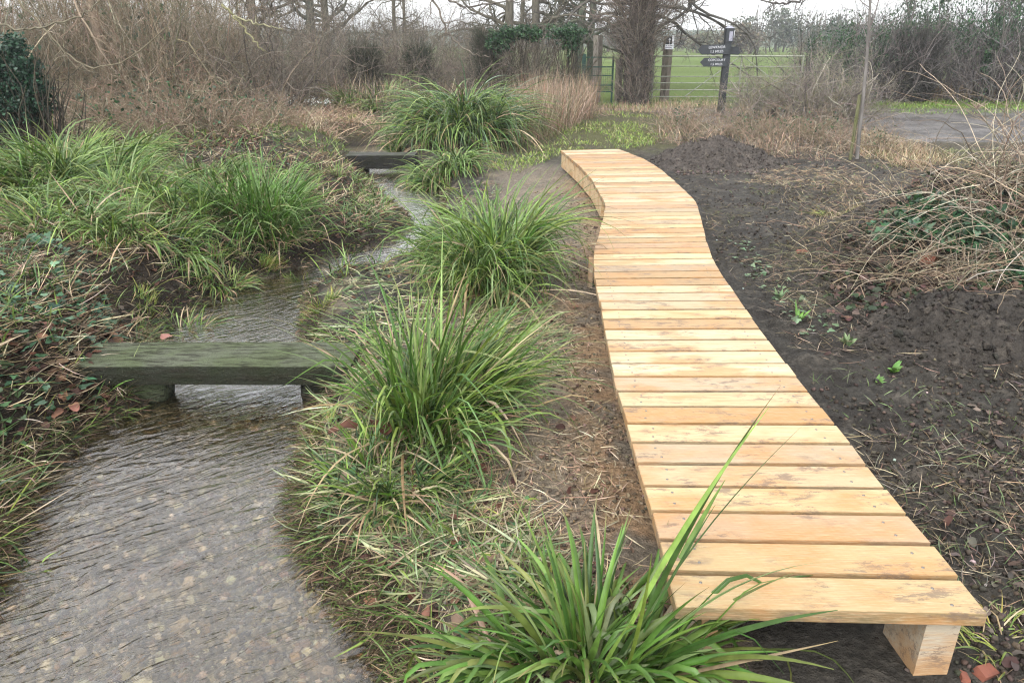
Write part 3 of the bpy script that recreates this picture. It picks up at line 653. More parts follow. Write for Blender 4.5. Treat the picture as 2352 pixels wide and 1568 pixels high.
# ------------------------------------------------------------------ shrubs, hedge bushes, trees
G_BROWN = [(.06, .055, .045), (.24, .21, .17), (.13, .105, .085), (.17, .14, .11), (.10, .085, .075), (.20, .17, .14)]
PINKS_ = [(.34, .23, .17), (.30, .19, .14)]
TAN = [(.26, .20, .14), (.20, .16, .105), (.33, .27, .20), (.16, .13, .08), (.22, .15, .11), (.15, .14, .09)]
PURP = [(.105, .092, .088), (.14, .12, .112), (.08, .072, .07), (.18, .16, .15), (.05, .05, .045)]
PINK = [(.30, .17, .14), (.24, .15, .12), (.18, .12, .10), (.33, .22, .17)]
def shrub_mesh(seed, rx, ry, h, stems, pal, k1=6, k2=6, spread=.35, wob=.18, r0=.009, up=.06, lr=.45, ang=.6, rmin=.0028, droop=0, k3=0):
    rg = rng(seed); N = stems; a = rg.random(N) * 2 * PI; q = np.sqrt(rg.random(N))
    st = np.stack([np.cos(a) * q * rx, np.sin(a) * q * ry, np.full(N, -.08)], 1)
    dr = np.stack([np.cos(a) * q * spread + rg.normal(0, .15, N), np.sin(a) * q * spread + rg.normal(0, .15, N), np.ones(N)], 1)
    L = h * rg.uniform(.45, 1.05, N) * np.where(rg.random(N) < .15, 1.35, 1); r = r0 * np.exp(rg.normal(-.1, .5, N))
    g = Geo(); p0, ra = grow(rg, st, dr, L, r, 7, wob, (0, 0, up - droop), .7); g.tubes(p0, ra, pick(rg, pal, N), 4)
    p1, r1, L1 = kids(rg, p0, ra, L, k1, lr, ang, 4, wob * 1.2, (0, 0, up), .12, .6, rmin); g.tubes(p1, r1, pick(rg, pal, len(p1)), 3)
    if k2:
        p2, r2_, L2 = kids(rg, p1, r1, L1, k2, .55, ang, 3, wob * 1.3, (0, 0, up), .1, .7, rmin * .8); g.tubes(p2, r2_, pick(rg, pal, len(p2)), 3)
        if k3:
            p3, r3_, _ = kids(rg, p2, r2_, L2, k3, .6, ang, 2, wob * 1.3, (0, 0, up), .1, .8, rmin * .8); g.tubes(p3, r3_, pick(rg, pal, len(p3)), 3)
    return g, p1
DIA = np.array([(0, 0, 0), (.35, .45, .06), (0, 1, 0), (-.35, .45, .06)]); DIAF = np.array([(0, 1, 2, 3)])
IVY = np.array([(0, 0, 0), (.28, -.12, .02), (.52, .22, .05), (.26, .36, .06), (.22, .68, .04), (0, 1, -.05), (-.22, .68, .04), (-.26, .36, .06), (-.52, .22, .05), (-.28, -.12, .02), (0, .4, 0)])
IVYF = np.array([(0, 1, 2, 10), (10, 2, 3, 4), (10, 4, 5, 6), (10, 6, 7, 8), (0, 10, 8, 9)])
CURL = np.array([(x * (1 - .5 * (y * 2 - 1) ** 2), y, .28 * (x * x * 3) + .12 * math.sin(y * 5)) for y in (0, .33, .66, 1) for x in (-.34, 0, .34)])
CURLF = np.array([(r * 3 + c, r * 3 + c + 1, r * 3 + c + 4, r * 3 + c + 3) for r in range(3) for c in range(2)])
IVYG = [(.018, .045, .018), (.03, .075, .028), (.025, .055, .03), (.05, .10, .04)]
def ivy_cloud(g, rg, n, c, s, size, pal=IVYG, tmpl=(DIA, DIAF)):
    p = rg.normal(0, 1, (n, 3)); p /= np.linalg.norm(p, axis=1, keepdims=True); p *= (rg.random(n) ** .4)[:, None]
    p = p * (1 + .5 * np.sin(p[:, :1] * 7 + c[0]) * np.cos(p[:, 2:] * 6 + c[2] * 5)) * np.array(s) + np.array(c)
    g.inst(tmpl[0], tmpl[1], p, randrot(rg, n), size * rg.uniform(.6, 1.3, n), pick(rg, pal, n, .2))
_cache = {}
def shrub(u, v, label, name="shrub", cat="shrub", key=None, z=None, rot=0, sc=1., group=None, leaves=None, Y=None, szz=None, **kw):
    if Y is None: x, y, _ = P(u, v)
    else: x, y = PY(u, v, Y)[0], Y
    zz_ = H1(x, y)
    if key is not None and key in _cache:
        o = _cache[key].copy(); C.objects.link(o)
        for ch in _cache[key].children:
            c = ch.copy(); C.objects.link(c); c.parent = o
    else:
        g, p1 = shrub_mesh(**kw); o = g.build(name, M_twig)
        if leaves:
            rg = rng(kw['seed'] + 5); lg = Geo()
            for (n, c, s_, size) in leaves: ivy_cloud(lg, rg, n, c, s_, size)
            lg.build("ivy_leaves", M_leaf, o)
        if key is not None: _cache[key] = o
    o.location = (x, y, zz_); o.rotation_euler[2] = rot; o.scale = (sc, sc, szz or sc)
    return tag(o, label, cat, group)
HG = "bare shrubs of the hedgerow behind the stream"
# hedgerow, left to right, 18-22 m away
for i, (u, Y, sc, szz, rot, pal, lab) in enumerate([
    (560, 15.5, 1, 1.1, 0, 'g', "grey brown bare shrub behind the white flowers, left end of the hedgerow"),
    (690, 17.5, 1, .95, 1.3, 'g', "grey bare hedgerow shrub above the small yellow green hummock"),
    (800, 19.5, 1, 1.0, 2.2, 'g', "grey brown hedgerow shrub just left of the first dark ivy stump"),
    (905, 20.5, 1, .9, 3.4, 'g', "hedgerow shrub with reddish tips between the two dark ivy stumps"),
    (1010, 20, 1, .9, 4.1, 'g', "bare hedgerow shrub directly behind the tall dome of sedge"),
    (1100, 21, 1, .88, 5.0, 'g', "bare hedgerow shrub beneath the left ivy arch"),
    (1215, 20.5, 1, .85, .6, 'g', "bare hedgerow shrub under the middle of the ivy arch"),
    (640, 23, 1.1, 1.25, 2.9, 'g', "taller bare shrub rising behind the left part of the hedgerow"),
    (840, 24.5, 1.15, 1.05, 3.9, 'g', "taller thin topped bare shrub behind the ivy stumps"),
    (1010, 25, 1.15, 1.0, .9, 'g', "taller thin topped bare shrub behind the sedge dome"),
    (1180, 25, 1.1, .95, 1.9, 'g', "taller bare shrub at the back beneath the row of trunks")]):
    shrub(u, 210, lab, "hedge_shrub", "shrub", key='hg' if i % 2 else 'hg2', Y=Y, sc=sc, szz=szz * (1.2 if Y < 22 else 1.75), rot=rot, group=HG, seed=11 + i, rx=1.1, ry=.7, h=2.1, stems=75, pal=G_BROWN + [(.16, .14, .10)], k1=8, k2=7, r0=.010, spread=.9, wob=.30, ang=.85, up=.03, lr=.5, rmin=.003)
RG = "purple grey shrubs of the hedge beyond the muddy track"
for i, (u, Y, sc, szz, rot, lab) in enumerate([
    (1965, 21.5, 1, 1.0, 0, "purple grey hedge shrub right behind the sapling"),
    (2045, 22.5, 1, 1.1, 1.5, "purple grey hedge shrub left of the bright gap in the far hedge"),
    (2150, 22.5, 1, 1.15, 2.7, "purple grey hedge shrub in the middle of the far hedge, right of the bright gap"),
    (2255, 22, 1, 1.25, 4.0, "dark hedge shrub standing above the palest tuft of dry grass"),
    (2360, 21.5, 1, 1.3, 5.1, "dark hedge shrub at the right edge of the picture"),
    (2470, 22, 1, 1.3, .7, "dark hedge shrub just outside the right edge of the picture"),
    (1890, 23.5, 1, .9, 2.0, "low purple hedge shrub behind the tangled thicket"),
    (2100, 25.5, 1.1, 1.25, 3.0, "taller thin topped shrub at the back of the far hedge, left one"),
    (2300, 25.5, 1.1, 1.35, 4.4, "taller thin topped shrub at the back of the far hedge, right one")]):
    shrub(u, 210, lab, "hedge_shrub", "shrub", key='rg' if i % 2 else 'rg2', Y=Y, sc=sc, szz=szz * (1.4 if Y < 25 else 1.8), rot=rot, group=RG, seed=21 + i, rx=1.2, ry=.7, h=2.1, stems=52, pal=PURP, k1=7, k2=7, r0=.011, spread=.8, wob=.28, ang=.8, up=.04, lr=.48, rmin=.0032,
          leaves=[(1300, (0, 0, 1.1), (1.2, .7, .5), .05), (900, (-.35, 0, .7), (.16, .16, .7), .05), (900, (.55, .1, .7), (.16, .16, .7), .05)])
# thicket at the left
for i, (u, v, sc, szz, rot, lab) in enumerate([
    (60, 300, 1, 1.1, 0, "tan twiggy shrub behind the dark evergreen bush at far left"),
    (200, 290, 1, 1.1, 1.4, "tan twiggy shrub around the straight brown trunk"),
    (330, 300, 1, 1.15, 2.6, "tan twiggy shrub between the brown trunk and the white flowers"),
    (440, 280, 1, 1.2, 3.9, "olive tan twiggy shrub with a mossy fork, right side of the thicket"),
    (530, 262, 1, 1.0, 5.2, "grey tan twiggy shrub at the right end of the thicket beside the white flowers"),
    (-60, 330, 1, 1.1, 5.0, "tan twiggy shrub at the left edge of the picture"),
    (120, 245, 1.2, 1.2, 3.0, "twiggy shrub at the back of the thicket, left one"),
    (300, 240, 1.2, 1.25, 2.2, "twiggy shrub at the back of the thicket, middle one"),
    (450, 235, 1.2, 1.25, .4, "twiggy shrub at the back of the thicket, right one")]):
    shrub(u, v, lab, "thicket_shrub", "shrub", key='lt' if i % 2 else 'lt2', sc=sc, szz=szz * (1.4 if i < 6 else 1.9), rot=rot, group="tan shrubs of the thicket on the left bank", seed=31 + i, rx=1.0, ry=.6, h=2.1, stems=70, pal=TAN + [(.42, .36, .27), (.15, .14, .10), (.10, .09, .06)],
          k1=8, k2=8, r0=.010, spread=.8, wob=.26, rmin=.0026, droop=.04, ang=.8, lr=.5, leaves=[(160, (0.2, -.3, .8), (.9, .5, .6), .07)])
LB = "low arching brambles along the foot of the thicket"
for i, (u, v, sc, rot, lab) in enumerate([
    (230, 345, 1, 0, "low arching brambles behind the large sprawling sedge"), (340, 352, 1.1, 1.2, "low arching brambles with bare stems above the brown leaf patch"),
    (450, 345, 1.05, 2.4, "low pale brambles above the upright sedge on the left bank"), (550, 335, .95, 3.6, "low brambles left of the white flowers"),
    (130, 335, 1.1, 4.8, "low brambles just right of the evergreen bush"), (650, 320, .7, 5.6, "small brambles in front of the white flowers"),
    (390, 310, 1.3, .7, "taller brambles at the foot of the mossy branch"), (270, 300, 1.35, 2.0, "taller brambles beside the straight brown trunk"), (500, 300, 1.2, 3.1, "taller brambles behind the low ones on the left bank"),
    (1560, 300, .7, 1, "low twiggy bramble left of the foot of the signpost"), (1700, 318, .75, 2, "low twiggy bramble in the dry grass right of the signpost"), (1810, 325, .8, 3, "low twiggy bramble in the dry grass below the tangled shrubs"), (1900, 330, .75, 4, "low twiggy bramble just left of the wooden stake"), (2020, 345, .55, 5, "low twiggy bramble right of the sapling"), (1300, 268, .8, 2.5, "low twiggy bramble between the green gate and the mossy turf")]):
    shrub(u, v, lab, "bramble_shrub", "bramble", key='lb', sc=sc, rot=rot, group=LB, seed=45, rx=.75, ry=.4, h=1.15, stems=60, pal=TAN + TAN + PINKS_ + [(.45, .38, .28), (.10, .08, .06), (.08, .07, .05), (.14, .13, .08)],
          k1=7, k2=5, r0=.006, spread=1.3, wob=.25, rmin=.0025, droop=.22, ang=.8, lr=.5, leaves=[(120, (0, -.1, .35), (.7, .35, .3), .06)])
# tangled thicket right of the signpost
for i, (u, Y, sc, szz, rot, lab) in enumerate([
    (1755, 16.6, .85, .8, .5, "tangled bare shrub immediately right of the signpost"),
    (1850, 16.2, .9, .85, 2.2, "tangled bare shrub in front of the right half of the field gate"),
    (1925, 15.8, .8, .85, 3.6, "tangled bare shrub close behind the wooden stake")]):
    shrub(u, 260, lab, "tangled_shrub", "shrub", key='tg', Y=Y, sc=sc, szz=szz, rot=rot, group="tangled shrubs between signpost and stake", seed=51, rx=.8, ry=.5, h=2.0, stems=34,
          pal=[(.20, .17, .15), (.14, .12, .11), (.26, .23, .19), (.17, .16, .10)], k1=9, k2=9, r0=.017, spread=.7, wob=.34, rmin=.0035, ang=.9, lr=.55, droop=.03)
# shaggy ivy covered trunk by the gate
def shaggy(u, Y, v0, wpx, h, label, seed, pal=PURP, flare=.35, name="shaggy_tree"):
    b = PY(u, v0, Y); z = H1(b[0], Y); rg = rng(seed); R = wpx / 2 / FP * Y
    e = empty(name, (b[0], Y, z), label, "tree")
    g = Geo(); zz_ = np.linspace(-.1, h, 9); g.tubes(np.stack([fbm(zz_, zz_ * 0, .7, 2, seed) * .2, 0 * zz_, zz_], 1)[None], np.linspace(R * .75, R * .45, 9)[None], (.07, .06, .05), 10); g.build("trunk", M_bark, e)
    N = 900; a = rg.random(N) * 2 * PI; zz_ = rg.uniform(0, h * .95, N); rr_ = R * rg.uniform(.5, .9, N)
    st = np.stack([np.cos(a) * rr_, np.sin(a) * rr_, zz_], 1); k = flare * sstep(.8, 2, zz_)
    dr = np.stack([np.cos(a) * (.35 + k), np.sin(a) * (.35 + k), rg.uniform(.2, 1.3, N)], 1)
    L = rg.uniform(.25, .6, N) * (1 + k * 2.5); g = Geo(); p0_, r0_ = grow(rg, st, dr, L, np.full(N, .0075), 5, .25, (0, 0, .1), .6); g.tubes(p0_, r0_, pick(rg, pal, N), 3)
    p1_, r1_, _ = kids(rg, p0_, r0_, L, 6, .5, .6, 3, .3, (0, 0, .1), .1, .7, .003); g.tubes(p1_, r1_, pick(rg, pal, len(p1_)), 3); g.build("shoots", M_twig, e)
    g = Geo(); n = 2500; a = rg.random(n) * 2 * PI; zz_ = rg.uniform(0, h, n); rr_ = R * rg.uniform(.75, 1.0, n)
    g.inst(DIA, DIAF, np.stack([np.cos(a) * rr_, np.sin(a) * rr_, zz_], 1), randrot(rg, n), .05 * rg.uniform(.6, 1.3, n), pick(rg, [(.035, .045, .03), (.06, .05, .045), (.03, .03, .028), (.09, .075, .07)], n, .2)); g.build("ivy_leaves", M_leaf, e)
    return e
shaggy(1457, 20.3, 222, 78, 3.6, "thick shaggy trunk covered in brown shoots between the two gates", 71, G_BROWN + [(.22, .18, .15)], .9)
shaggy(842, 18.5, 215, 40, 1.0, "short dark ivy covered stump at the left of the hedgerow", 72, [(.06, .058, .045), (.10, .09, .07), (.04, .05, .03)], .1, "ivy_stump")
shaggy(962, 19.5, 205, 34, 1.15, "dark ivy covered stump behind the left edge of the sedge dome", 73, [(.05, .055, .04), (.09, .085, .065), (.03, .045, .025)], .1, "ivy_stump")
shaggy(1120, 20, 205, 30, 1.6, "leaning dark ivy stump below the left end of the ivy arch", 74, [(.06, .058, .045), (.10, .09, .07), (.04, .05, .03)], .1, "ivy_stump")
shaggy(2068, 21.6, 205, 40, 1.6, "dark ivy covered trunk left of the bright gap in the far hedge", 75, [(.05, .05, .045), (.08, .075, .065)], .1, "ivy_stump")
shaggy(2115, 21.8, 205, 36, 1.6, "dark ivy covered trunk right of the bright gap in the far hedge", 76, [(.05, .05, .045), (.08, .075, .065)], .1, "ivy_stump")
# ivy arch
def ivy_mass(name, u, v, Y, parts, label, seed, size=.055, pal=IVYG, n0=1400, cat="ivy"):
    b = PY(u, v, Y); z = H1(b[0], Y); rg = rng(seed); e = empty(name, (b[0], Y, z), label, cat); g = Geo(); s = Geo()
    for (uu, vv, wx, wz, dpt, n) in parts:
        c = PY(uu, vv, Y); ivy_cloud(g, rg, n, (c[0] - b[0], 0, c[2] - z), (wx / FP * Y, dpt, wz / FP * Y), size, pal)
        m = 30; st = np.tile(np.array([[c[0] - b[0], 0, 0]]), (m, 1)) + rg.normal(0, .12, (m, 3)) * [1, 1, 0]
        p_, r_2 = grow(rg, st, np.tile([[0, 0, 1.]], (m, 1)) + rg.normal(0, .1, (m, 3)), np.full(m, c[2] - z), np.full(m, .009), 6, .15, (0, 0, .05), .5); s.tubes(p_, r_2, pick(rg, [(.05, .045, .035), (.08, .07, .05)], m), 4)
    g.build("leaves", M_leaf, e); s.build("stems", M_twig, e); return e
ivy_mass("ivy_arch", 1160, 210, 19.6, [(1150, 95, 30, 26, .35, 2600), (1195, 75, 45, 14, .35, 2200), (1225, 80, 20, 16, .3, 900)], "dark green ivy mound draped over the hedge like the left half of an arch", 81)
ivy_mass("ivy_arch", 1300, 210, 19.8, [(1300, 75, 42, 16, .35, 2200), (1312, 100, 18, 22, .3, 1300)], "dark green ivy mound above the left end of the green gate", 82)
# evergreen bush at the far left
ivy_mass("evergreen_bush", 40, 330, 9.6, [(20, 230, 62, 50, .45, 3600), (75, 240, 34, 42, .3, 1500), (60, 170, 24, 50, .3, 1300), (5, 140, 30, 50, .4, 1500), (92, 200, 16, 24, .2, 420), (35, 105, 16, 26, .2, 420), (-30, 200, 60, 80, .4, 2500)], "dense dark green evergreen bush at the left edge above the sedge", 83, .045,
         [(.012, .035, .02), (.018, .05, .028), (.03, .075, .04)], cat="shrub")
# ------------------------------------------------------------------ trees: trunk + crown
def tree(u, Y, wpx, label, seed, h=7, lean=0., pal=(.12, .11, .085), crown=True, low=1.6, group=None, name="bare_tree", spread=1., drop=.07, nb_=9):
    b = PY(u, 200, Y); z = H1(b[0], Y); rg = rng(seed); R = wpx / 2 / FP * Y
    e = empty(name, (b[0], Y, z), label, "tree", group); g = Geo()
    p_, r_t = grow(rg, np.array([[0, 0, -.15]]), np.array([[lean, 0, 1.]]), np.array([h]), np.array([R]), 12, .035, (0, 0, .04), .6); g.tubes(p_, r_t, pal, 10); g.build("trunk", M_bark, e)
    g = Geo(); N = nb_; N = N + 7; t = (low / h + (.95 - low / h) * np.linspace(0, 1, N) ** 1.8) * 12; i = np.minimum(t.astype(int), 11); f = (t - i)[:, None]
    st = p_[0][i] * (1 - f) + p_[0][np.minimum(i + 1, 12)] * f; a = rg.random(N) * 2 * PI
    dr = np.stack([np.cos(a), np.sin(a), rg.uniform(.05, .6, N)], 1); L = rg.uniform(1.6, 3.2, N) * spread
    b0, br0 = grow(rg, st, dr, L, np.full(N, R * .38), 8, .22, (0, 0, -drop), .75); g.tubes(b0, br0, np.array(pal), 6)
    b1, br1, L1 = kids(rg, b0, br0, L, 7, .5, .7, 6, .28, (0, 0, -drop * .5), .2, .6, .006); g.tubes(b1, br1, pick(rg, [pal], len(b1)), 4)
    b2, br2, L2 = kids(rg, b1, br1, L1, 6, .5, .7, 4, .3, (0, 0, 0), .1, .6, .004); g.tubes(b2, br2, pick(rg, [pal], len(b2)), 3)
    b3, br3, L3 = kids(rg, b2, br2, L2, 4, .6, .7, 3, .3, (0, 0, 0), .1, .7, .0035); g.tubes(b3, br3, pick(rg, [pal], len(b3)), 3)
    g.build("crown", M_twig, e); return e
TG = "bare trees behind the hedgerow"
tree(1166, 27, 24, "thick bare trunk rising behind the left part of the ivy arch", 101, group=TG)
tree(1200, 29, 12, "thin bare trunk second from the left of the row behind the ivy arch", 102, group=TG, lean=-.02)
tree(1229, 27, 22, "stout bare trunk behind the middle of the ivy arch", 103, group=TG)
tree(1322, 26, 20, "green stained trunk behind the right ivy mound", 104, group=TG, pal=(.085, .10, .07), lean=.01)
tree(1354, 28, 18, "green stained trunk just right of the right ivy mound", 105, group=TG, pal=(.085, .10, .07))
tree(911, 30, 10, "slim trunk standing free in the pale sky gap, left one of a pair", 106, group=TG, lean=-.02, spread=.6)
tree(932, 31, 8, "slim trunk standing free in the pale sky gap, right one of a pair", 107, group=TG, spread=.6)
tree(720, 25, 22, "ivy dark trunk above the left part of the hedgerow", 108, group=TG, pal=(.09, .10, .08), low=1.6, drop=.02)
tree(760, 27, 18, "grey trunk next to the ivy dark one above the hedgerow", 109, group=TG, low=1.6, drop=.02)
tree(600, 24, 22, "grey trunk behind the right end of the tan thicket", 110, group=TG, low=1.6, drop=.02)
tree(253, 14.5, 20, "straight light brown trunk standing in the tan thicket", 111, pal=(.22, .17, .125), low=2.6, name="bare_tree")
# spreading oak behind the shaggy trunk: low limbs reach to the right over the field
def limb_tree():
    Y = 26; b = PY(1470, 200, Y); z = H1(b[0], Y); rg = rng(120); e = empty("spreading_tree", (b[0], Y, z), "large bare tree whose low limbs spread across the sky behind the shaggy trunk", "tree")
    g = Geo(); zz_ = np.linspace(-.2, 6, 9); g.tubes(np.stack([0 * zz_, 0 * zz_, zz_], 1)[None], np.linspace(.4, .28, 9)[None], (.10, .09, .08), 12); g.build("trunk", M_bark, e)
    g = Geo(); st = []; dr = []; L = []
    for (zz0, ax, ay, az_, l) in [(1.9, 1, -.2, .10, 4.6), (2.3, 1, .1, .22, 5.0), (2.6, 1, -.4, .12, 4.8), (2.2, -1, -.2, .12, 3.6), (2.7, -1, .2, .15, 4.6), (2.9, .8, .6, .2, 4), (3.3, 1, -.3, .05, 5.5), (3.4, -1, -.3, .05, 5.5), (3.9, .6, -.7, .3, 4), (3.0, .3, -1, .1, 3.4), (4.4, -.5, .7, .5, 4), (4.8, .8, .3, .5, 4)]:
        st.append((0, 0, zz0)); dr.append((ax, ay, az_)); L.append(l)
    st = np.array(st, float); dr = np.array(dr, float); L = np.array(L, float)
    b0, r0 = grow(rg, st, dr, L, np.full(len(L), .065), 12, .18, (0, 0, -.025), .8); g.tubes(b0, r0, np.array([.075, .07, .062]), 6)
    b1, r1, L1 = kids(rg, b0, r0, L, 10, .35, .8, 8, .3, (0, 0, -.02), .15, .5, .010); g.tubes(b1, r1, pick(rg, [(.08, .075, .065)], len(b1)), 4)
    b2, r2_, L2 = kids(rg, b1, r1, L1, 7, .45, .7, 5, .35, (0, 0, 0), .1, .6, .006); g.tubes(b2, r2_, pick(rg, [(.09, .08, .075)], len(b2)), 3)
    b3, r3, L3 = kids(rg, b2, r2_, L2, 4, .6, .7, 3, .35, (0, 0, 0), .1, .7, .005); g.tubes(b3, r3, pick(rg, [(.09, .08, .075)], len(b3)), 3)
    g.build("crown", M_twig, e)
limb_tree()
# far hedges, trees and ridge across the field
for i, (u, Y, w_, h_, lab, pal) in enumerate([
    (1600, 150, 7, 3.4, "hazy green far tree at the left of the field gap, near the horizon", [(.07, .10, .055), (.09, .11, .07)]),
    (1560, 175, 10, 3.0, "hazy low far tree on the horizon above the waymark post", [(.07, .095, .06)]),
    (1690, 95, 8, 3.6, "brown far trees behind the head of the signpost", [(.13, .11, .07), (.10, .095, .06)]),
    (1640, 100, 6, 3.0, "olive far tree left of the signpost head", [(.12, .12, .07)]),
    (1765, 110, 7, 6.6, "tall grey green far tree with a rounded top right of the signpost", [(.08, .095, .06), (.10, .11, .075)]),
    (1850, 110, 9, 6.0, "dark green rounded far tree above the tangled shrubs", [(.045, .065, .04), (.06, .08, .05)]),
    (1930, 100, 9, 5.6, "grey far tree behind the sapling", [(.09, .10, .07)]),
    (1480, 120, 12, 4.0, "brown far copse behind the shaggy trunk", [(.11, .10, .07)]),
    (1340, 110, 12, 4.0, "brown far copse behind the green gate", [(.11, .10, .07)]),
    (1150, 120, 14, 4.5, "brown far copse behind the ivy arch", [(.11, .10, .07)]),
    (900, 120, 14, 4.5, "brown far copse behind the ivy stumps", [(.11, .10, .07)]),
    (2120, 90, 12, 4.5, "brown far copse behind the purple hedge", [(.11, .10, .07)])]):
    b = PY(u, 100, Y); rg = rng(200 + i); e = empty("far_tree", (b[0], Y, H1(b[0], Y)), lab, "tree", "far trees across the field"); g = Geo(); n = 2600
    for k in range(5):
        cx_ = rg.uniform(-w_ / 2, w_ / 2); hh = h_ * rg.uniform(.7, 1.05) * (1 - .3 * abs(cx_) / w_)
        ivy_cloud(g, rg, n // 4, (cx_, rg.uniform(-1, 1), hh * .55), (w_ * .2, 1.6, hh * .46), .32, pal)
    g.build("crown", M_leaf, e)
    g = Geo(); st = np.c_[rg.uniform(-w_ / 2, w_ / 2, 14), rg.uniform(-1, 1, 14), np.full(14, -.2)]
    p_, r_3 = grow(rg, st, np.tile([[0, 0, 1.]], (14, 1)), np.full(14, h_ * .95), np.full(14, .09), 5, .12); g.tubes(p_, r_3, np.array([.09, .08, .06]), 4)
    g.build("trunk", M_twig, e)

# ------------------------------------------------------------------ overhanging branches
def hanging(pts, Y, r, label, seed, c, name="overhanging_branch", side=5):
    P3 = np.array([PY(u, v, Y + dy) for (u, v, dy) in pts]); n = 24; t = np.linspace(0, len(P3) - 1, n)
    # smooth interpolation
    Q = np.stack([np.interp(t, np.arange(len(P3)), P3[:, k]) for k in range(3)], 1)
    for _ in range(3): Q[1:-1] = (Q[:-2] + 2 * Q[1:-1] + Q[2:]) / 4
    rg = rng(seed); Q[1:-1] += rg.normal(0, .006 * Y / 5, (n - 2, 3)); g = Geo(); R_ = np.linspace(r, r * .35, n)
    g.tubes(Q[None], R_[None], c, 6); L = np.array([np.linalg.norm(np.diff(Q, axis=0), axis=1).sum()])
    b1, r1, L1 = kids(rg, Q[None], R_[None], L, side, .18, .7, 5, .3, (0, 0, 0), .1, .6, .002); g.tubes(b1, r1, np.array(c), 4)
    b2, r2_, _ = kids(rg, b1, r1, L1, 3, .5, .7, 3, .3, (0, 0, 0), .2, .6, .0015); g.tubes(b2, r2_, np.array(c), 3)
    return tag(g.build(name, M_bark, None, loc=tuple(Q[0])), label, "branch")
hanging([(985, -90, 0), (1000, 0, 0), (1015, 50, 0), (1050, 102, 0), (1090, 128, 0), (1124, 132, 0)], 13, .022, "thin dark branch hanging in a long curve over the hedgerow", 301, (.13, .11, .09))
hanging([(-40, 55, 0), (30, 66, 0), (75, 68, 0), (120, 55, 0), (180, 40, 0), (225, 15, 0), (250, -30, 0)], 6, .009, "smooth curved branch crossing the top left corner", 302, (.14, .125, .09))
hanging([(-10, -60, 0), (60, 20, 0), (100, 62, 0), (125, 95, 0), (165, 140, 0), (225, 160, 0), (280, 145, 0), (345, 95, 0), (440, 20, 0)], 6.5, .009, "long drooping branch sagging to a low curve in front of the tan thicket", 303, (.15, .13, .09))
hanging([(510, 10, 0), (545, 45, 0), (580, 90, 0), (605, 118, 0)], 9, .016, "mossy straight branch slanting down from the top of the thicket", 304, (.19, .18, .10), side=3)
hanging([(535, 38, 0), (575, 52, 0), (620, 60, 0), (650, 68, 0)], 9, .012, "mossy side branch reaching right over the hedgerow", 305, (.22, .21, .13), side=3)
hanging([(990, -60, 0), (1030, 5, 0), (1080, 20, 0), (1130, 8, 0), (1210, 5, 0), (1240, -10, 0)], 15, .022, "short knotted branch along the top edge above the ivy arch", 306, (.12, .105, .09))
hanging([(1930, -60, 0), (1840, 4, 0), (1800, 8, 0), (1760, 4, 0), (1720, -10, 0)], 16, .03, "dark branch tip dipping into the sky gap right of the signpost", 307, (.09, .08, .075), side=14)

# ------------------------------------------------------------------ sapling and stake
sp_b = P(1968, 362); zS = H1(sp_b[0], sp_b[1]); SYY = sp_b[1]
e = empty("sapling", (sp_b[0], SYY, zS), "slender bare sapling tied beside a mossy stake at the edge of the track", "tree")
pts = [(1968, 365), (1972, 320), (1980, 250), (1986, 190), (1992, 120), (1994, 80), (1997, 40), (1999, 0), (2002, -60), (2005, -160)]
Q = np.array([PY(u, v, SYY) for u, v in pts]) - np.array([sp_b[0], SYY, zS]); g = Geo(); R_ = np.linspace(.030, .012, len(Q)); g.tubes(Q[None], R_[None], (.14, .13, .12), 8); g.build("trunk", M_bark, e)
g = Geo(); rg = rng(320); L = np.array([2.6]); b1, r1, L1 = kids(rg, Q[None, 3:], R_[None, 3:], L, 14, .25, .6, 6, .2, (0, 0, .08), .0, .4, .004); g.tubes(b1, r1, np.array([.16, .14, .13]), 4)
b2, r2_, _ = kids(rg, b1, r1, L1, 4, .5, .6, 4, .25, (0, 0, .05), .2, .6, .0025); g.tubes(b2, r2_, np.array([.16, .14, .13]), 3); g.build("branches", M_twig, e)
A = np.array(PY(1956, 350, SYY - .05)); B = np.array(PY(1975, 218, SYY - .05)); zst = H1(A[0], A[1])
g = Geo(); A[2] = zst - .15; g.tubes(np.array([[A, (A + B) / 2 + .003, B]]), .026, (.15, .145, .085), 4, True); tag(g.build("wooden_stake", M_stake, None, False, loc=tuple(A)), "short mossy square stake leaning beside the sapling", "stake")

PEB = np.array([(-.5, -.4, 0), (.5, -.35, 0), (.45, .4, 0), (-.4, .45, 0), (-.33, -.25, .42), (.3, -.25, .38), (.28, .28, .45), (-.28, .3, .4)])
PEBF = np.array([(4, 5, 6, 7), (0, 1, 5, 4), (1, 2, 6, 5), (2, 3, 7, 6), (3, 0, 4, 7), (0, 3, 2, 1)])
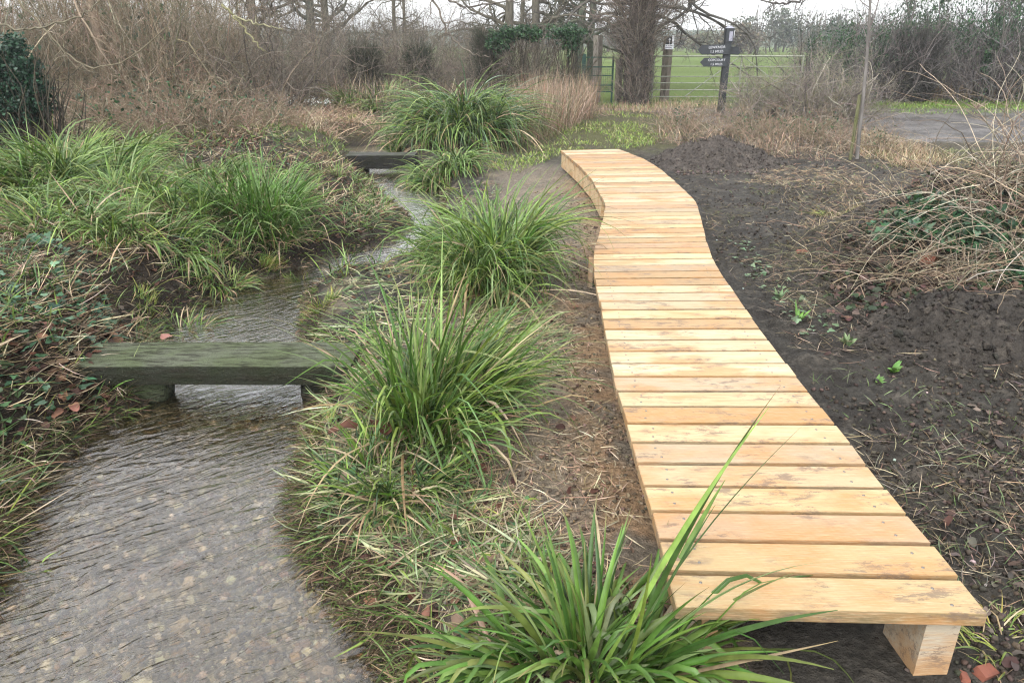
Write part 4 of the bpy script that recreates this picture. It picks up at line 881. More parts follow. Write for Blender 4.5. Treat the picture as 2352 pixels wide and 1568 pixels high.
# ------------------------------------------------------------------ soil heaps
def heap(u, v, sx, sy, h, label, seed, c):
    x0, y0, _ = P(u, v); n = 90; t = np.linspace(-1, 1, n); X_, Y_ = np.meshgrid(t, t, indexing='ij'); q = np.sqrt(X_ ** 2 + Y_ ** 2)
    wx, wy = X_ * sx + x0, Y_ * sy + y0
    prof = np.clip(1 - q, 0, 1) ** .8
    z = H(wx, wy) - .06 + prof * (h + .06) + (fbm(wx, wy, 3, 4, seed) * .25 + fbm(wx, wy, 9, 4, seed + 5) * .20 + (.2 - np.abs(fbm(wx, wy, 24, 2, seed + 8))) * .09) * prof ** .5 * min(1, h * 3)
    cc = np.array(c) * (.8 + .5 * (fbm(wx, wy, 8, 3, seed + 9).ravel()[:, None] + .5))
    gi = np.arange(n * n).reshape(n, n); f = np.stack([gi[:-1, :-1], gi[1:, :-1], gi[1:, 1:], gi[:-1, 1:]], -1).reshape(-1, 4)
    keep = q[:-1, :-1].ravel() < 1.0; f = f[keep]; u_, inv = np.unique(f, return_inverse=True)
    g = Geo(); g.add(np.c_[wx.ravel(), wy.ravel(), z.ravel()][u_], inv.reshape(-1, 4), cc[u_]); rq = rng(seed + 3); pi_ = u_[rq.integers(0, len(u_), 2600)]; sz_ = np.clip(rq.lognormal(math.log(.014 * sx), .6, 2600), .006, .055)
    g.inst(PEB, PEBF, np.c_[wx.ravel(), wy.ravel(), z.ravel()][pi_] + rq.normal(0, .01, (2600, 3)) * [1, 1, 0], randrot(rq, 2600), sz_, pick(rq, [c, tuple(k * .6 for k in c), tuple(k * 1.3 for k in c)], 2600, .12)); o = g.build("soil_heap", M_ground, None, True, loc=(x0, y0, H1(x0, y0)))
    ka = o.data.color_attributes.new("Kind", 'FLOAT_COLOR', 'POINT'); k = len(o.data.vertices); ka.data.foreach_set("color", np.tile([0, .35, 0, 1], (k, 1)).astype(np.float32).ravel())
    return tag(o, label, "soil heap")
heap(1640, 372, 1.05, .85, .34, "grey brown soil heap beside the far end of the boardwalk", 400, (.085, .072, .062))
heap(2270, 790, .95, .55, .14, "low dark crumbly soil heap below the pile of cut stems at right", 410, (.058, .050, .042))

# ------------------------------------------------------------------ sedge clumps
SEDGE = [(.20, .27, .09), (.15, .215, .05), (.065, .13, .022), (.10, .175, .030), (.045, .09, .02), (.13, .20, .035), (.15, .21, .08), (.08, .14, .04)]
DARKS = [(.03, .075, .022), (.045, .10, .03), (.06, .12, .035)]
DARKS = [(.03, .065, .02), (.045, .09, .025), (.025, .05, .02)]
YEL = [(.20, .24, .045), (.15, .21, .04), (.24, .22, .06), (.11, .17, .035)]
DRY = [(.33, .25, .14), (.26, .19, .10), (.40, .32, .20), (.20, .14, .08), (.30, .21, .14)]
def clump(u, v, rx, ry, n, L, W, label, seed, pal=SEDGE, lean=(.05, .55), droop=(.4, 1.5), dryf=.16, segs=8, fold=.25, bias=None, kinkf=.3, name="sedge_clump", cat="sedge", group=None, z=None, at=None, base_dark=True, power=1.3):
    rg = rng(seed); x0, y0 = at if at else P(u, v)[:2]
    a = rg.random(n) * 2 * PI; q = np.sqrt(rg.random(n)); m_ = max(4, n // 45); si = rg.integers(0, m_, n); sa = rg.random(m_) * 2 * PI; sq = np.sqrt(rg.random(m_)); sl = rg.uniform(.55, 1.15, m_)
    bx_ = (np.cos(sa) * sq)[si] * rx + rg.normal(0, .028, n); by_ = (np.sin(sa) * sq)[si] * ry + rg.normal(0, .028, n); a = np.arctan2(by_ / ry, bx_ / rx); q = np.minimum(np.hypot(bx_ / rx, by_ / ry), 1)
    z0 = H1(x0, y0); zb = H(bx_ + x0, by_ + y0) - z0 - .02
    if z is not None: zb = zb + z * (1 - q ** 2)
    az_ = a + rg.normal(0, .7, n); ln = lean[0] + (lean[1] - lean[0]) * (.35 * rg.random(n) + .65 * q) + rg.normal(0, .06, n)
    if bias is not None:
        dx, dy = np.cos(az_) * ln + bias[0], np.sin(az_) * ln + bias[1]; az_ = np.arctan2(dy, dx); ln = np.hypot(dx, dy)
    LL = L * rg.uniform(.4, 1.12, n) * sl[si]; ln = np.abs(ln + rg.normal(0, .14, m_)[si]); az_ = az_ + rg.normal(0, .45, m_)[si]; WW = W * rg.uniform(.6, 1.2, n); dp = rg.uniform(*droop, n)
    kp = np.where(rg.random(n) < kinkf, rg.uniform(.35, .8, n), 2.); ka = rg.uniform(.5, 1.6, n)
    cols = pick(rg, pal, n, .18); m = rg.random(n) < dryf; cols[m] = pick(rg, DRY, m.sum()); dk = m & (rg.random(n) < .8); ln = np.where(dk, ln + .5, ln)
    g = Geo(); g.blades(np.stack([bx_, by_, zb], 1), az_, ln, LL, WW, dp, segs, cols, fold, (kp, ka), power, (.25, .19, .09), rg)
    o = g.build(name, M_leaf, None, True); o.location = (x0, y0, z0)
    return tag(o, label, cat, group)
SG = "sedge clumps along the stream"
clump(1330, 1530, .21, .13, 380, .56, .018, "large bright green sedge clump in the centre foreground at the bottom edge", 501, lean=(.02, .85), droop=(.2, 1.9), kinkf=.45, group=SG, segs=12, dryf=.07, bias=(-.12, -.06),
      pal=[(.06, .125, .02), (.085, .16, .028), (.04, .09, .016), (.11, .18, .04), (.16, .22, .09), (.10, .13, .03)])
clump(1345, 1545, .12, .06, 34, .80, .016, 'tall upright blades standing out of the foreground clump', 521, lean=(.02, .38), droop=(.05, .5), group=SG, segs=12, dryf=.0, kinkf=.1, bias=(-.04, 0))
clump(1000, 985, .25, .20, 900, .76, .012, "tall green sedge clump beside the right end of the mossy plank", 502, lean=(.02, .45), droop=(.3, 1.6), group=SG, segs=10, bias=(.16, -.04), dryf=.12)
clump(890, 1090, .24, .22, 700, .30, .009, "short trimmed sedge skirt on the bank below the tall clump", 503, lean=(.2, .9), droop=(.3, 1.2), group=SG, segs=6, dryf=.35, pal=SEDGE + DARKS)
clump(1125, 655, .27, .32, 1900, .92, .012, "broad drooping sedge clump midway between the stream and the boardwalk", 504, lean=(.02, .50), droop=(.7, 2.4), group=SG, segs=10, dryf=.08, kinkf=.35, z=.08)
clump(1075, 330, .70, .6, 2400, 1.5, .017, "tall dome of drooping sedge behind the far plank", 505, lean=(.1, .75), droop=(1.2, 2.6), group=SG, segs=12, dryf=.10, z=.3, pal=SEDGE + DARKS + [(.14, .20, .12)], kinkf=.3)
clump(1035, 390, .42, .25, 600, .80, .016, "smaller drooping sedge in front of the tall dome beside the far plank", 506, lean=(.1, .8), droop=(1.2, 2.5), group=SG, segs=10, dryf=.15)
clump(950, 322, .40, .3, 380, .75, .015, "low sedge at the left foot of the tall dome above the far plank", 507, lean=(.1, .8), droop=(.8, 1.8), group=SG, segs=8)
clump(880, 272, .85, .5, 800, 1.1, .016, "greyish half dry sedge clump left of the tall dome", 508, lean=(.1, .8), droop=(.9, 2.0), group=SG, segs=8, dryf=.4)
clump(150, 490, .65, .6, 1900, .85, .016, "large sprawling sedge clump at the left edge under the evergreen bush", 509, lean=(.1, .85), droop=(.6, 1.8), group=SG, segs=9, dryf=.12)
clump(40, 560, .40, .40, 600, .62, .014, "sedge clump running out of the left edge of the picture", 510, lean=(.1, .8), droop=(.7, 1.7), group=SG, segs=8, dryf=.15)
clump(300, 540, .45, .4, 700, .55, .013, "medium sedge clump right of the large sprawling one on the left bank", 511, lean=(.1, .8), droop=(.6, 1.7), group=SG, segs=8, dryf=.18)
clump(600, 540, .36, .28, 1200, .74, .012, "upright bright sedge clump on the left bank opposite the broad clump", 512, lean=(.03, .6), droop=(.3, 1.4), group=SG, segs=9, dryf=.08, pal=[(.075, .155, .025), (.10, .19, .035), (.055, .12, .02), (.15, .22, .08)])
clump(440, 560, .45, .35, 700, .5, .011, "flattened sedge between the two larger clumps on the left bank", 513, lean=(.3, 1.1), droop=(.4, 1.3), group=SG, segs=8, dryf=.2)
clump(505, 610, .3, .16, 420, .36, .009, 'loose sedge hanging down the bank below the flattened sedge', 516, lean=(.4, 1.3), droop=(.4, 1.5), group=SG, segs=7, dryf=.35, bias=(.25, -.3))
clump(400, 690, .25, .14, 300, .30, .008, 'straggly half dry sedge on the bank just above the mossy plank', 517, lean=(.4, 1.3), droop=(.4, 1.5), group=SG, segs=7, dryf=.5, bias=(.25, -.3))
clump(130, 610, .45, .3, 700, .55, .013, 'sprawling sedge low on the left bank above the ivy leaves', 518, lean=(.2, .9), droop=(.5, 1.9), group=SG, segs=8, dryf=.3)
clump(330, 610, .4, .25, 560, .45, .012, 'loose sedge on the middle of the left bank slope', 519, lean=(.2, 1.0), droop=(.5, 1.8), group=SG, segs=8, dryf=.25, bias=(.2, -.2))
clump(260, 420, .6, .35, 900, .62, .013, 'tall sedge behind the large sprawling one, under the brambles', 520, lean=(.1, .8), droop=(.6, 1.9), group=SG, segs=8, dryf=.15)
clump(470, 480, .45, .3, 600, .50, .011, 'sedge behind the upright bright clump on the left bank', 522, lean=(.1, .8), droop=(.6, 1.8), group=SG, segs=8, dryf=.2)
clump(660, 535, .22, .18, 260, .42, .010, "small sedge tuft at the right end of the left bank", 514, lean=(.2, .9), droop=(.4, 1.4), group=SG, segs=7, dryf=.15)
clump(780, 430, .25, .25, 160, .34, .009, "thin sedge leaning over the narrow water by the far plank", 515, lean=(.3, .9), droop=(.5, 1.5), group=SG, segs=7, dryf=.35)
TF = "short yellow green tufts trimmed near the water"
for i, (u, v, rx, L_, n, lab) in enumerate([
    (735, 690, .14, .13, 300, "yellow green tuft on the spit where the stream widens"), (705, 750, .10, .12, 160, "yellow green tuft at the water edge below the one on the spit"),
    (590, 575, .22, .16, 320, "yellow green tuft with rusty base under the upright sedge"), (690, 580, .12, .14, 160, "yellow green tuft at the waterline right of the rusty one"),
    (400, 580, .2, .14, 220, "yellow green tuft in the middle of the left bank slope"), (250, 640, .2, .14, 220, "yellow green tuft on the left bank above the ivy leaves"),
    (330, 690, .16, .12, 160, "yellow green tuft low on the left bank above the mossy plank"), (745, 960, .10, .13, 180, "pale yellow tuft hanging over the water below the mossy plank"),
    (60, 300, .25, .2, 120, "tuft at the foot of the evergreen bush"), (800, 300, .35, .16, 300, "small yellow green hummock right of the white flowers")]):
    clump(u, v, rx, rx * .8, n, L_, .006, lab, 530 + i, pal=YEL + [(.09, .16, .03)], lean=(.1, .8), droop=(.1, .9), dryf=.25, segs=5, kinkf=.05, name="grass_tuft", cat="grass tuft", group=TF)
clump(45, 1190, .05, .05, 14, .22, .009, "few arching blades at the water edge on the left", 551, lean=(.1, .6), droop=(.8, 1.6), segs=8, name="grass_tuft", cat="grass tuft", dryf=.1)
clump(2310, 1500, .14, .12, 320, .15, .005, "half dry grass tuft in the bottom right corner beside the boardwalk leg", 552, pal=YEL, lean=(.3, 1.1), droop=(.4, 1.4), dryf=.5, segs=6, name="grass_tuft", cat="grass tuft")
clump(1920, 500, .16, .14, 260, .20, .006, "small yellow green tuft at the left end of the cut stem pile", 553, pal=YEL, lean=(.3, 1.1), droop=(.3, 1.2), dryf=.4, segs=6, name="grass_tuft", cat="grass tuft")
def plant(u, v, n, L_, W_, label, seed, pal=[(.14, .26, .05), (.11, .22, .05)]):
    x0, y0, _ = P(u, v); z0 = H1(x0, y0); rg = rng(seed); g = Geo(); a = rg.random(n) * 2 * PI
    g.blades(np.stack([np.cos(a) * .01, np.sin(a) * .01, np.zeros(n)], 1), a, rg.uniform(.1, .7, n), L_ * rg.uniform(.6, 1.1, n), np.full(n, W_), rg.uniform(.2, .9, n), 6, pick(rg, pal, n), .3, None, 1.3, None, rg)
    o = g.build("seedling", M_leaf); o.location = (x0, y0, z0 - .01); return tag(o, label, "plant")
plant(2050, 850, 7, .09, .028, "bright green leafy seedling on bare mud right of the boardwalk", 561)
plant(2015, 875, 5, .07, .028, "small bright green seedling left of a larger one on the mud", 562)
plant(1830, 745, 6, .14, .022, "green strap leaved seedling close to the right edge of the boardwalk", 563)
plant(1790, 690, 7, .09, .03, "pale leafed seedling near the bend of the boardwalk", 564, [(.16, .22, .12), (.12, .18, .08)])
plant(1945, 800, 8, .08, .025, "pale green weed beside the twigs on the mud", 565, [(.16, .22, .10), (.12, .18, .08)])

# ------------------------------------------------------------------ pile of cut stems at the right
hx, hy, _ = P(2215, 665); hz = H1(hx, hy); rg = rng(600)
pile = empty("cut_stem_pile", (hx, hy, hz), "tangled pile of pale cut stems and ivy on the bank at the right edge", "brush pile")
g = Geo()
def arcs(n, cx_, cy_, sx, sy, L0, L1, r, pal, up=(.1, .9), tr=-.12, wob=.14, dirb=None, z0=0.):
    a = rg.random(n) * 2 * PI
    st = np.stack([cx_ + rg.normal(0, sx, n), cy_ + rg.normal(0, sy, n), np.zeros(n)], 1); st[:, 2] = H(st[:, 0] + hx, st[:, 1] + hy) - hz + z0 + rg.random(n) * .15
    dr = np.stack([np.cos(a), np.sin(a), rg.uniform(*up, n)], 1)
    if dirb is not None: dr[:, :2] = dr[:, :2] * .5 + np.array(dirb)
    p_, r_4 = grow(rg, st, dr, rg.uniform(L0, L1, n), np.full(n, r) * rg.uniform(.5, 1.2, n), 10, wob, (0, 0, tr), .6)
    zz2 = H(p_[..., 0].ravel() + hx, p_[..., 1].ravel() + hy).reshape(n, -1) - hz + .01; p_[..., 2] = np.maximum(p_[..., 2], zz2)
    g.tubes(p_, r_4, pick(rg, pal, n), 5); return p_, r_4
PALE = [(.33, .28, .21), (.24, .20, .15), (.40, .36, .29), (.15, .12, .09), (.26, .19, .14), (.12, .10, .075)]
arcs(110, .25, .05, .45, .35, .4, 1.1, .0036, PALE, (.3, 1.3), -.12); arcs(60, .6, .6, .4, .3, .6, 1.3, .0042, PALE, (.4, 1.6), -.08)
arcs(60, .25, 0, .35, .3, .4, 1.0, .0035, PALE, (.0, .5), -.08, .10, (-.8, -.5), .12)
arcs(9, .55, -.1, .1, .1, .9, 1.3, .008, [(.50, .42, .28)], (.8, 1.4), -.14, .08, None)
arcs(1100, .12, .05, .5, .42, .10, .45, .0022, TAN + [(.16, .12, .08), (.12, .09, .06), (.08, .06, .045)], (.0, .6), -.05, .3)
arcs(120, .2, .2, .5, .3, .5, 1.1, .0035, PALE + TAN, (.3, 1.2), -.12)
arcs(46, .75, .45, .22, .3, .8, 1.5, .0045, PALE, (1.2, 2.6), -.10)
g.build("stems", M_twig, pile)
g = Geo(); 
for c, s_, n in (((.10, .10, .16), (.30, .2, .16), 700), ((-.25, .35, .15), (.3, .25, .15), 500), ((.0, .45, .25), (.35, .25, .16), 420), ((.55, -.15, .10), (.25, .2, .25), 420), ((.5, .5, .3), (.3, .3, .2), 300), ((.25, -.35, .02), (.35, .18, .14), 500), ((.55, -.4, .0), (.3, .15, .12), 350)):
    ivy_cloud(g, rg, n, c, s_, .05, [(.02, .05, .025), (.035, .085, .035), (.05, .11, .05), (.09, .13, .09)], (IVY, IVYF))
g.build("ivy_leaves", M_leaf, pile)
# dried umbel weed
wx_, wy_, _ = P(2330, 560); wz_ = H1(wx_, wy_); Yw = wy_
g = Geo(); Q = np.array([PY(u, v, Yw) for u, v in ((2340, 560), (2325, 440), (2310, 370), (2290, 320), (2262, 275), (2243, 250))]); g.tubes(Q[None], np.linspace(.008, .004, 6)[None], (.36, .30, .24), 5)
for (a, b) in (((2285, 310), (2330, 285)), ((2275, 295), (2288, 262)), ((2310, 370), (2352, 330))): g.tubes(np.array([[PY(*a, Yw), PY((a[0] + b[0]) / 2, (a[1] + b[1]) / 2 - 3, Yw), PY(*b, Yw)]]), .004, (.36, .30, .24), 4)
c = np.array(PY(2243, 250, Yw)); k = 26; e_ = c + rg.normal(0, .035, (k, 3)) * [1, 1, .3] + [0, 0, .04]; g.tubes(np.stack([np.tile(c, (k, 1)), (e_ + c) / 2, e_], 1), .0022, (.26, .20, .16), 3)
tag(g.build("dried_weed", M_twig, None, True, loc=(wx_, wy_, wz_)), "dry branching weed with an umbrella head against the muddy track", "weed")

# ------------------------------------------------------------------ ground cover (uncountable)
def region(rg, poly_px, n, z=0., soft=True):
    poly = np.array([P(u, v, z)[:2] for u, v in poly_px]); lo = poly.min(0); hi = poly.max(0); res = []
    tot = 0; q0 = np.log(lo[1] + .5); q1 = np.log(hi[1] + .5)
    smin = (poly[:, 0] / (poly[:, 1] + .5)).min(); smax = (poly[:, 0] / (poly[:, 1] + .5)).max()
    while tot < n:
        w_ = np.exp(rg.uniform(q0, q1, n * 2)) - .5; s_ = rg.uniform(smin, smax, n * 2); x = s_ * (w_ + .5)
        wob = fbm(x, w_, 2.5, 3, 88) * .3
        m = poly_in(poly, x + wob, w_); res.append(np.c_[x[m], w_[m]]); tot += m.sum()
    r = np.concatenate(res)[:n]
    return r
def clear(p, water=.02, deck=.02):
    dd_ = poly_d(stream, p[:, 0], p[:, 1]); m = (dd_ > water) & ((dd_ > np.where((p[:, 1] < 3.4) & (p[:, 0] > -1.2), .13, np.where(p[:, 1] > 4.4, .20, .06))) | (vnoise(p[:, 0] * 9, p[:, 1] * 9, 3) > np.where(p[:, 1] > 4.4, .9, .68)))
    m &= ~((p[:, 0] > XL(p[:, 1]) - deck) & (p[:, 0] < XR(p[:, 1]) + deck) & (p[:, 1] > DL[0, 1] - .02) & (p[:, 1] < DL[-1, 1] + .05))
    return p[m]
def cover(name, label, cat, mat, jobs, seed):
    """jobs: (poly, n, L, W, pal, lean range, droop range, lodscale)"""
    g = Geo(); rg = rng(seed)
    for (poly, n, L, W, pal, lean, droop, patch) in jobs:
        p = clear(region(rg, poly, n));
        if patch: p = p[(fbm(p[:, 0], p[:, 1], patch, 3, seed) + .5) > rg.uniform(.36, .60, len(p))]
        n = len(p); zz_ = H(p[:, 0], p[:, 1]); b = np.c_[p, zz_ - .004 + (rg.random(n) * .02 if lean[0] > .9 else 0)]
        far_ = np.clip(p[:, 1] / 5, .7, 2.5) ** .4
        g.blades(b, rg.random(n) * 2 * PI, rg.uniform(*lean, n), L * rg.uniform(.35, 1.3, n) * (.55 + .9 * (fbm(p[:, 0], p[:, 1], 2.2, 2, seed + 3) + .5)), W * rg.uniform(.6, 1.3, n) * far_, rg.uniform(*droop, n), 4, pick(rg, pal, n, .2), 0, None, 1., None, rg, .5)
    o = g.build(name, mat); return tag(o, label, cat, kind='stuff')
STRAW = [(.36, .29, .19), (.28, .21, .13), (.44, .37, .26), (.20, .15, .09), (.30, .20, .14)]
PINKS = [(.34, .23, .17), (.30, .19, .14), (.38, .29, .20), (.24, .15, .11), (.42, .33, .24)]
CUTG = [(.14, .17, .07), (.22, .22, .11), (.10, .14, .05), (.30, .27, .16), (.18, .15, .09)]
leftbank = [(-300, 1000), (-300, 330), (150, 300), (600, 330), (840, 370), (990, 520), (920, 600), (640, 700), (420, 810), (360, 960), (120, 1110), (40, 1260), (-150, 1500)]
midbank = [(640, 1180), (700, 960), (760, 900), (680, 770), (690, 660), (980, 560), (1040, 430), (1140, 420), (1180, 700), (1120, 850), (1150, 1100), (1380, 1568), (900, 1568), (700, 1320)]
path_l = [(1180, 420), (1390, 440), (1370, 640), (1420, 900), (1530, 1300), (1540, 1568), (1100, 1568), (1050, 1100), (1100, 760), (1200, 650)]
right_m = [(1500, 350), (2352, 350), (2700, 700), (2900, 1568), (2250, 1568), (1900, 930), (1640, 590), (1590, 440)]
cover("dry_straw_litter", "flattened dry straw lying over the banks and mud", "straw", M_dry, [
    (leftbank, 30000, .24, .0058, STRAW[:3] + [(.10, .075, .045), (.07, .05, .035), (.14, .11, .06), (.06, .045, .03)], (1.0, 1.6), (-.3, .5), 2.0), (midbank, 9000, .12, .0042, STRAW + CUTG, (1.25, 1.65), (-.2, .3), 2.5), (path_l, 6000, .09, .004, STRAW, (1.4, 1.6), (-.1, .2), 1.5),
    (right_m, 15000, .10, .0028, STRAW + G_BROWN + [(.10, .08, .05), (.07, .055, .035)], (1.2, 1.6), (-.3, .3), 1.3),
    ([(1640, 600), (1600, 420), (1750, 400), (2000, 420), (1950, 640), (1850, 760)], 9000, .08, .0032, [(.12, .10, .065), (.17, .14, .09), (.10, .11, .05), (.08, .065, .045)], (1.2, 1.6), (-.3, .3), 1.2),
    ([(1780, 470), (1800, 380), (2000, 350), (2352, 380), (2352, 720), (2150, 740), (1900, 640)], 5000, .16, .003, STRAW, (.9, 1.6), (-.3, .4), 1.5),
    ([(1700, 420), (1760, 380), (1990, 390), (1990, 440)], 1500, .12, .003, STRAW, (1.3, 1.6), (-.2, .2), None)], 701)
cover("cut_sedge_litter", "cut green and fading sedge blades lying on the near bank", "cut sedge", M_leaf, [
    (midbank, 6000, .20, .009, [(.30, .31, .18), (.40, .38, .25), (.17, .21, .09)] + CUTG + [(.09, .16, .05), (.07, .13, .05)], (1.3, 1.65), (-.15, .25), 2.0),
    ([(900, 1568), (700, 1300), (1000, 1100), (1420, 1400), (1560, 1568)], 3600, .15, .008, [(.24, .26, .14), (.32, .31, .19)] + CUTG + [(.09, .16, .05)], (1.2, 1.65), (-.15, .3), 2.0),
    ([(1100, 700), (1250, 690), (1330, 800), (1240, 1000), (1120, 900)], 1500, .14, .006, CUTG, (1.4, 1.6), (-.1, .15), None)], 702)
cover("bank_grass", "loose green grass growing over the banks", "grass", M_leaf, [
    ([(330, 900), (380, 760), (620, 640), (960, 560), (980, 480), (860, 400), (800, 430), (760, 540), (500, 560), (300, 700)], 9000, .2, .006, SEDGE + DARKS + STRAW, (.5, 1.5), (.4, 1.3), None),
    (leftbank, 15000, .27, .0085, SEDGE + SEDGE + DARKS + DARKS + YEL[:2] + STRAW[3:], (.3, 1.3), (.3, 1.4), 1.0),
    (midbank, 3000, .16, .007, SEDGE + DARKS + YEL[:2], (.2, 1.3), (.2, 1.2), 2.0),
    ([(620, 300), (880, 290), (930, 350), (850, 400), (640, 360)], 2600, .14, .006, YEL + SEDGE, (.3, 1.2), (.3, 1.2), 1.5),
    ([(1120, 390), (1130, 330), (1250, 270), (1500, 250), (1560, 300), (1480, 340), (1300, 350), (1200, 400)], 9000, .09, .007, [(.18, .26, .045), (.22, .28, .06), (.13, .20, .04), (.27, .26, .12)], (.1, 1.0), (.2, 1.), 1.4),
    ([(1380, 238), (1500, 228), (1660, 235), (1660, 248), (1400, 252)], 1500, .12, .008, [(.13, .19, .05), (.16, .21, .06)], (.1, .9), (.2, 1.), None),
    ([(1990, 262), (1990, 232), (2700, 226), (2700, 262)], 6000, .10, .009, [(.13, .23, .04), (.17, .26, .05), (.20, .22, .08)], (.1, .9), (.2, .8), 1.),
    ([(1990, 380), (1990, 340), (2300, 345), (2352, 400), (2150, 390)], 2600, .10, .006, [(.14, .16, .06), (.20, .20, .09)], (.3, 1.2), (.2, 1.), 1.),
    (right_m, 3500, .08, .004, [(.16, .20, .09), (.10, .15, .05)], (.3, 1.3), (.2, 1.), 1.)], 703)
cover("dry_grass_stand", "standing pinkish dry grass and weeds at the back of the clearing", "dry grass", M_dry, [
    ([(1190, 330), (1180, 250), (1300, 235), (1380, 250), (1330, 290), (1230, 330)], 4500, .75, .006, PINKS + TAN + TAN, (.0, .5), (-.1, .6), None),
    ([(1500, 330), (1510, 262), (1700, 255), (1950, 270), (1990, 340), (1900, 375), (1640, 345)], 12000, .32, .0042, PINKS + TAN + G_BROWN, (.1, 1.4), (.0, 1.4), 1.6),
    ([(1200, 300), (1300, 250), (1640, 238), (1700, 262), (1500, 262), (1350, 270)], 3000, .20, .006, PINKS + STRAW, (.1, .9), (.0, .8), 1.5),
    ([(1980, 232), (1990, 205), (2800, 200), (2800, 230)], 14000, .60, .011, [(.34, .27, .17), (.28, .21, .15), (.40, .33, .21), (.22, .16, .13)], (.0, .7), (-.1, .6), .7),
    ([(1960, 350), (1970, 300), (2060, 320), (2200, 370), (2100, 390)], 2500, .18, .005, STRAW, (.2, 1.2), (0, .8), None),
    ([(-200, 340), (-100, 270), (300, 250), (620, 250), (900, 262), (800, 330), (600, 350), (200, 330)], 9000, .42, .0062, TAN + PINKS + STRAW + [(.16, .12, .08)], (.1, 1.3), (.0, 1.3), 1.),
    ([(620, 262), (640, 235), (1200, 230), (1200, 262), (900, 280)], 9000, .60, .007, STRAW + G_BROWN, (.0, .6), (-.1, .7), None),
    ([(640, 300), (800, 275), (880, 300), (860, 335), (700, 330)], 2600, .3, .006, STRAW + PINKS, (.5, 1.3), (.2, 1.2), None)], 704)
def bank_thatch():
    g = Geo(); rg = rng(705); P_ = []
    for _ in range(6):
        y = np.exp(rg.uniform(math.log(1.0), math.log(12.5), 60000)); x = rg.uniform(-3.4, .2, 60000); dd_ = poly_d(stream, x, y); m = (dd_ > .01) & (dd_ < .15); P_.append(np.c_[x, y, dd_][m])
    P_ = np.concatenate(P_)[:16000]; n = len(P_); e_ = .01
    gx_ = poly_d(stream, P_[:, 0] + e_, P_[:, 1]) - P_[:, 2]; gy_ = poly_d(stream, P_[:, 0], P_[:, 1] + e_) - P_[:, 2]; az_ = np.arctan2(-gy_, -gx_) + rg.normal(0, .8, n)
    pal = [(.05, .035, .022), (.08, .055, .035), (.13, .095, .06), (.03, .022, .015), (.26, .20, .13), (.07, .11, .03), (.10, .15, .04)]
    g.blades(np.c_[P_[:, :2], H(P_[:, 0], P_[:, 1]) - .003], az_, rg.uniform(.6, 1.4, n), rg.uniform(.04, .16, n) * np.where(P_[:, 1] > 4.4, .5, 1), rg.uniform(.002, .0055, n) * np.clip(P_[:, 1] / 4, 1, 1.8), rg.uniform(.4, 1.4, n), 4, pick(rg, pal, n, .2), 0, None, 1., None, rg, .6)
    tag(g.build("bank_thatch", M_dry), "dark roots and dead thatch hanging over the water's edge", "thatch", kind='stuff')
bank_thatch()
# dead leaves, ivy ground leaves, pebbles, clods, snowdrops
def scatter(name, label, cat, mat, tmpl, jobs, seed, flat=.35, water=.0):
    g = Geo(); rg = rng(seed)
    for (poly, n, size, pal, patch, lift) in jobs:
        p = region(rg, poly, n); p = clear(p, water) if water is not None else p
        if patch: p = p[(fbm(p[:, 0], p[:, 1], patch, 3, seed) + .5) > rg.uniform(.35, .6, len(p))]
        n = len(p); z = H(p[:, 0], p[:, 1]) + lift * rg.random(n) + size * .05
        g.inst(tmpl[0], tmpl[1], np.c_[p, z], randrot(rg, n, flat), size * rg.uniform(.5, 1.3, n), pick(rg, pal, n, .2))
    return tag(g.build(name, mat), label, cat, kind='stuff')
DEAD = [(.10, .045, .03), (.075, .035, .026), (.14, .075, .05), (.05, .028, .022), (.12, .085, .06)]
scatter("dead_leaf_litter", "brown dead leaves scattered over banks and mud", "leaf litter", M_dead, (CURL, CURLF), [
    (leftbank, 2600, .05, DEAD, 1.5, .03), ([(-100, 900), (-100, 720), (200, 740), (330, 800), (150, 900)], 260, .055, DEAD, None, .04), (midbank, 700, .045, DEAD, 2, .02),
    (right_m, 1300, .035, [(.05, .038, .032), (.08, .06, .05), (.06, .035, .03), (.10, .08, .065)], 1.2, .01),
    ([(1900, 760), (1880, 620), (2100, 560), (2352, 600), (2352, 740)], 1300, .05, [(.04, .03, .024), (.07, .05, .04), (.10, .06, .045), (.035, .05, .025)], None, .05), (path_l, 160, .04, DEAD, None, .0),
    ([(620, 420), (900, 400), (960, 520), (880, 570), (740, 580)], 900, .05, DEAD, None, .02), ([(250, 390), (300, 330), (620, 340), (600, 400)], 900, .06, DEAD, None, .03)], 710, .5)
scatter("creeping_ivy", "creeping ivy leaves spreading over the left bank", "ivy", M_leaf, (IVY, IVYF), [
    ([(-200, 860), (-200, 640), (150, 650), (330, 740), (300, 900), (200, 960)], 1000, .055, [(.05, .12, .06), (.035, .09, .045), (.08, .15, .09)], 1.6, .08),
    ([(-200, 1100), (-200, 850), (220, 900), (180, 1000), (80, 1080)], 420, .045, [(.05, .10, .04), (.07, .12, .05)], 1.6, .05),
    (leftbank, 700, .04, [(.04, .10, .045), (.06, .12, .06)], 1.2, .05),
    ([(1660, 560), (1740, 560), (1920, 780), (1830, 800)], 120, .035, [(.12, .18, .09), (.08, .13, .06)], None, .04), (midbank, 160, .035, [(.05, .12, .04)], 1.5, .03)], 711, .45)
